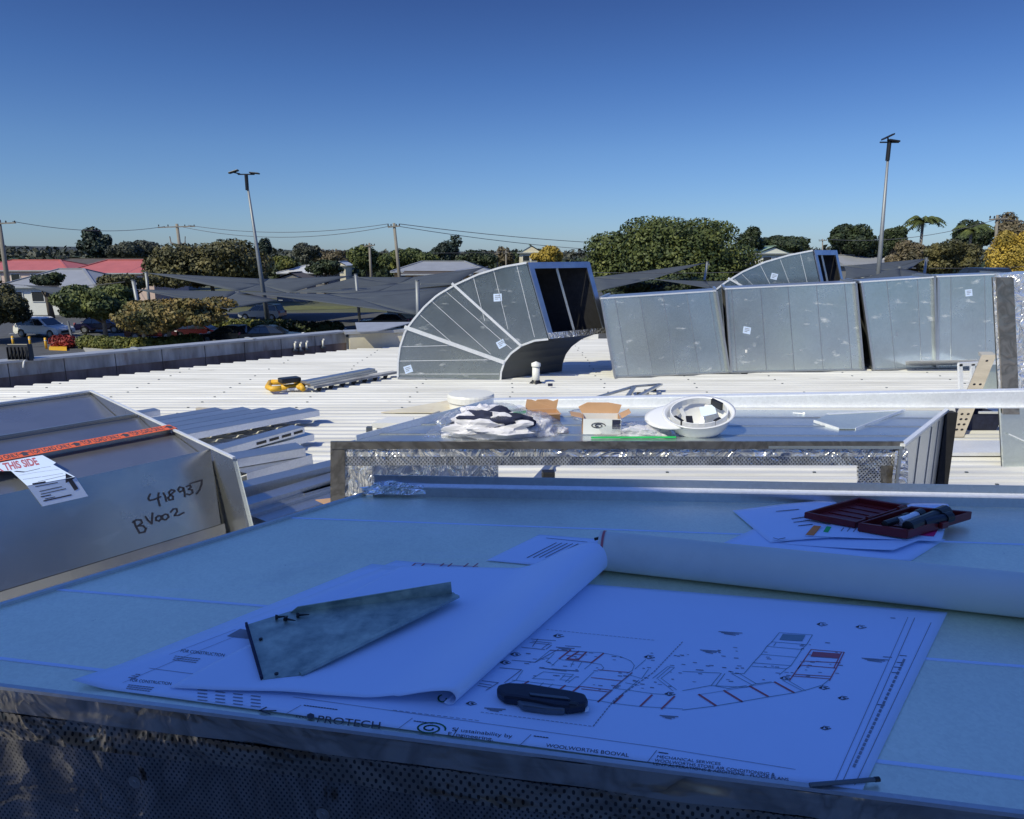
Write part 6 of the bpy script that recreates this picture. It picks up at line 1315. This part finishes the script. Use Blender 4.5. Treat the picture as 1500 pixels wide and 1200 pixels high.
# red case
T = thing('tool_case', 'open dark red plastic tool case lying on the loose papers', 'tool case', tuple(G(1300, 775, ZT)))
zb_ = ZT+.014; hh = .026
def tray(nm, c4, z, h_, tilt, m=M['redplastic'], th=.010):
    q = [G(*p, z+h_)-UPZ*h_ for p in c4]; c = sum(q, Vector())/4
    q = [p+UPZ*t for p, t in zip(q, tilt)]
    base = MB().prism([p.lerp(c, .03) for p in q], UPZ*.004).build(nm, m, T, bevel=.002)
    for i in range(4):
        a_, b_2 = q[i], q[(i+1) % 4]; ai, bi = a_+(c-a_).normalized()*th*1.4, b_2+(c-b_2).normalized()*th*1.4
        MB().prism([a_, b_2, bi, ai], UPZ*h_).build('case_wall', m, base, bevel=.002)
    # ribs in the bottom
    for k in range(1, 6):
        a_, b_2 = q[0].lerp(q[1], k/6), q[3].lerp(q[2], k/6); MB().beam(a_.lerp(b_2, .12)+UPZ*.005, a_.lerp(b_2, .88)+UPZ*.005, .004, .004).build('rib', m, base)
    return q, c
ql, cl = tray('lid', [(1178, 752), (1258, 731), (1330, 740), (1254, 765)], zb_, .020, (.004, .008, .0, .0))
qb, cb_ = tray('case_base', [(1257, 766), (1334, 741), (1424, 751), (1330, 779)], zb_, hh, (0, 0, .004, .004))
for t in (.2, .8): MB().tube([ql[3].lerp(ql[2], t)+UPZ*.02, ql[3].lerp(ql[2], t+.1)+UPZ*.02], .006, 8).build('hinge', M['redplastic'], T)
MB().box(qb[2].lerp(qb[3], .5)+Vector((.006, -.004, .014)), (.03, .012, .018), .5).build('latch', M['redplastic'], T, bevel=.002)
for (x0, y0, x1, y1, r_, m, lb) in ((1330, 772, 1385, 750, .017, 'black', 'thick black driver bit holder lying diagonally in the red case'), (1318, 764, 1350, 752, .012, 'zinc', 'bright steel socket lying in the red case'), (1352, 766, 1392, 757, .013, 'navy', 'short dark holder at the right end of the red case'), (1296, 768, 1330, 757, .010, 'black', 'small black driver lying nearest the case hinge')):
    a_, b_2 = G(x0, y0, zb_+.03), G(x1, y1, zb_+.03); T2 = thing('tool_bit', lb, 'tool', tuple(a_)); MB().tube([a_, a_.lerp(b_2, .75)], r_, 12).build('barrel', M[m], T2, smooth=False); MB().tube([a_.lerp(b_2, .75), b_2], r_*1.25, 12).build('collar', M['black'], T2)

# ------------------------------------------------------------------ unseen block added behind the photographer, shaped to cast the big shade
Hc = 6.0; sh_ = Vector((SUN_DIR.x, SUN_DIR.y, 0))*((Hc-.965)/math.tan(SUN_EL))
FP = [Vector(p)-sh_ for p in ((3.6, 2.055, 0), (.55, 2.24, 0), (-.35, 2.60, 0))]+[Vector((-4.2, -6, 0)), Vector((0, -6, 0))]
T = thing('shade_caster', 'tall unseen block added behind the photographer to shade the table duct', 'shade caster', tuple(FP[1]))
MB().prism(FP, (0, 0, Hc-.06)).build('wall', M['caster'], T)
MB().prism([p+UPZ*(Hc-.06) for p in FP], (0, 0, .06)).build('capping', M['capping'], T)

for o in bpy.data.objects:
    if any(o.name.startswith(k) for k in ('black_print', 'red_linework', 'grey_print', 'teal_linework', 'marker_handwriting', 'tape_lettering', 'label_print', 'red_lettering', 'edge_lock', 'ridge_capping', 'fascia')) and o.parent: o['kind'] = 'stuff'
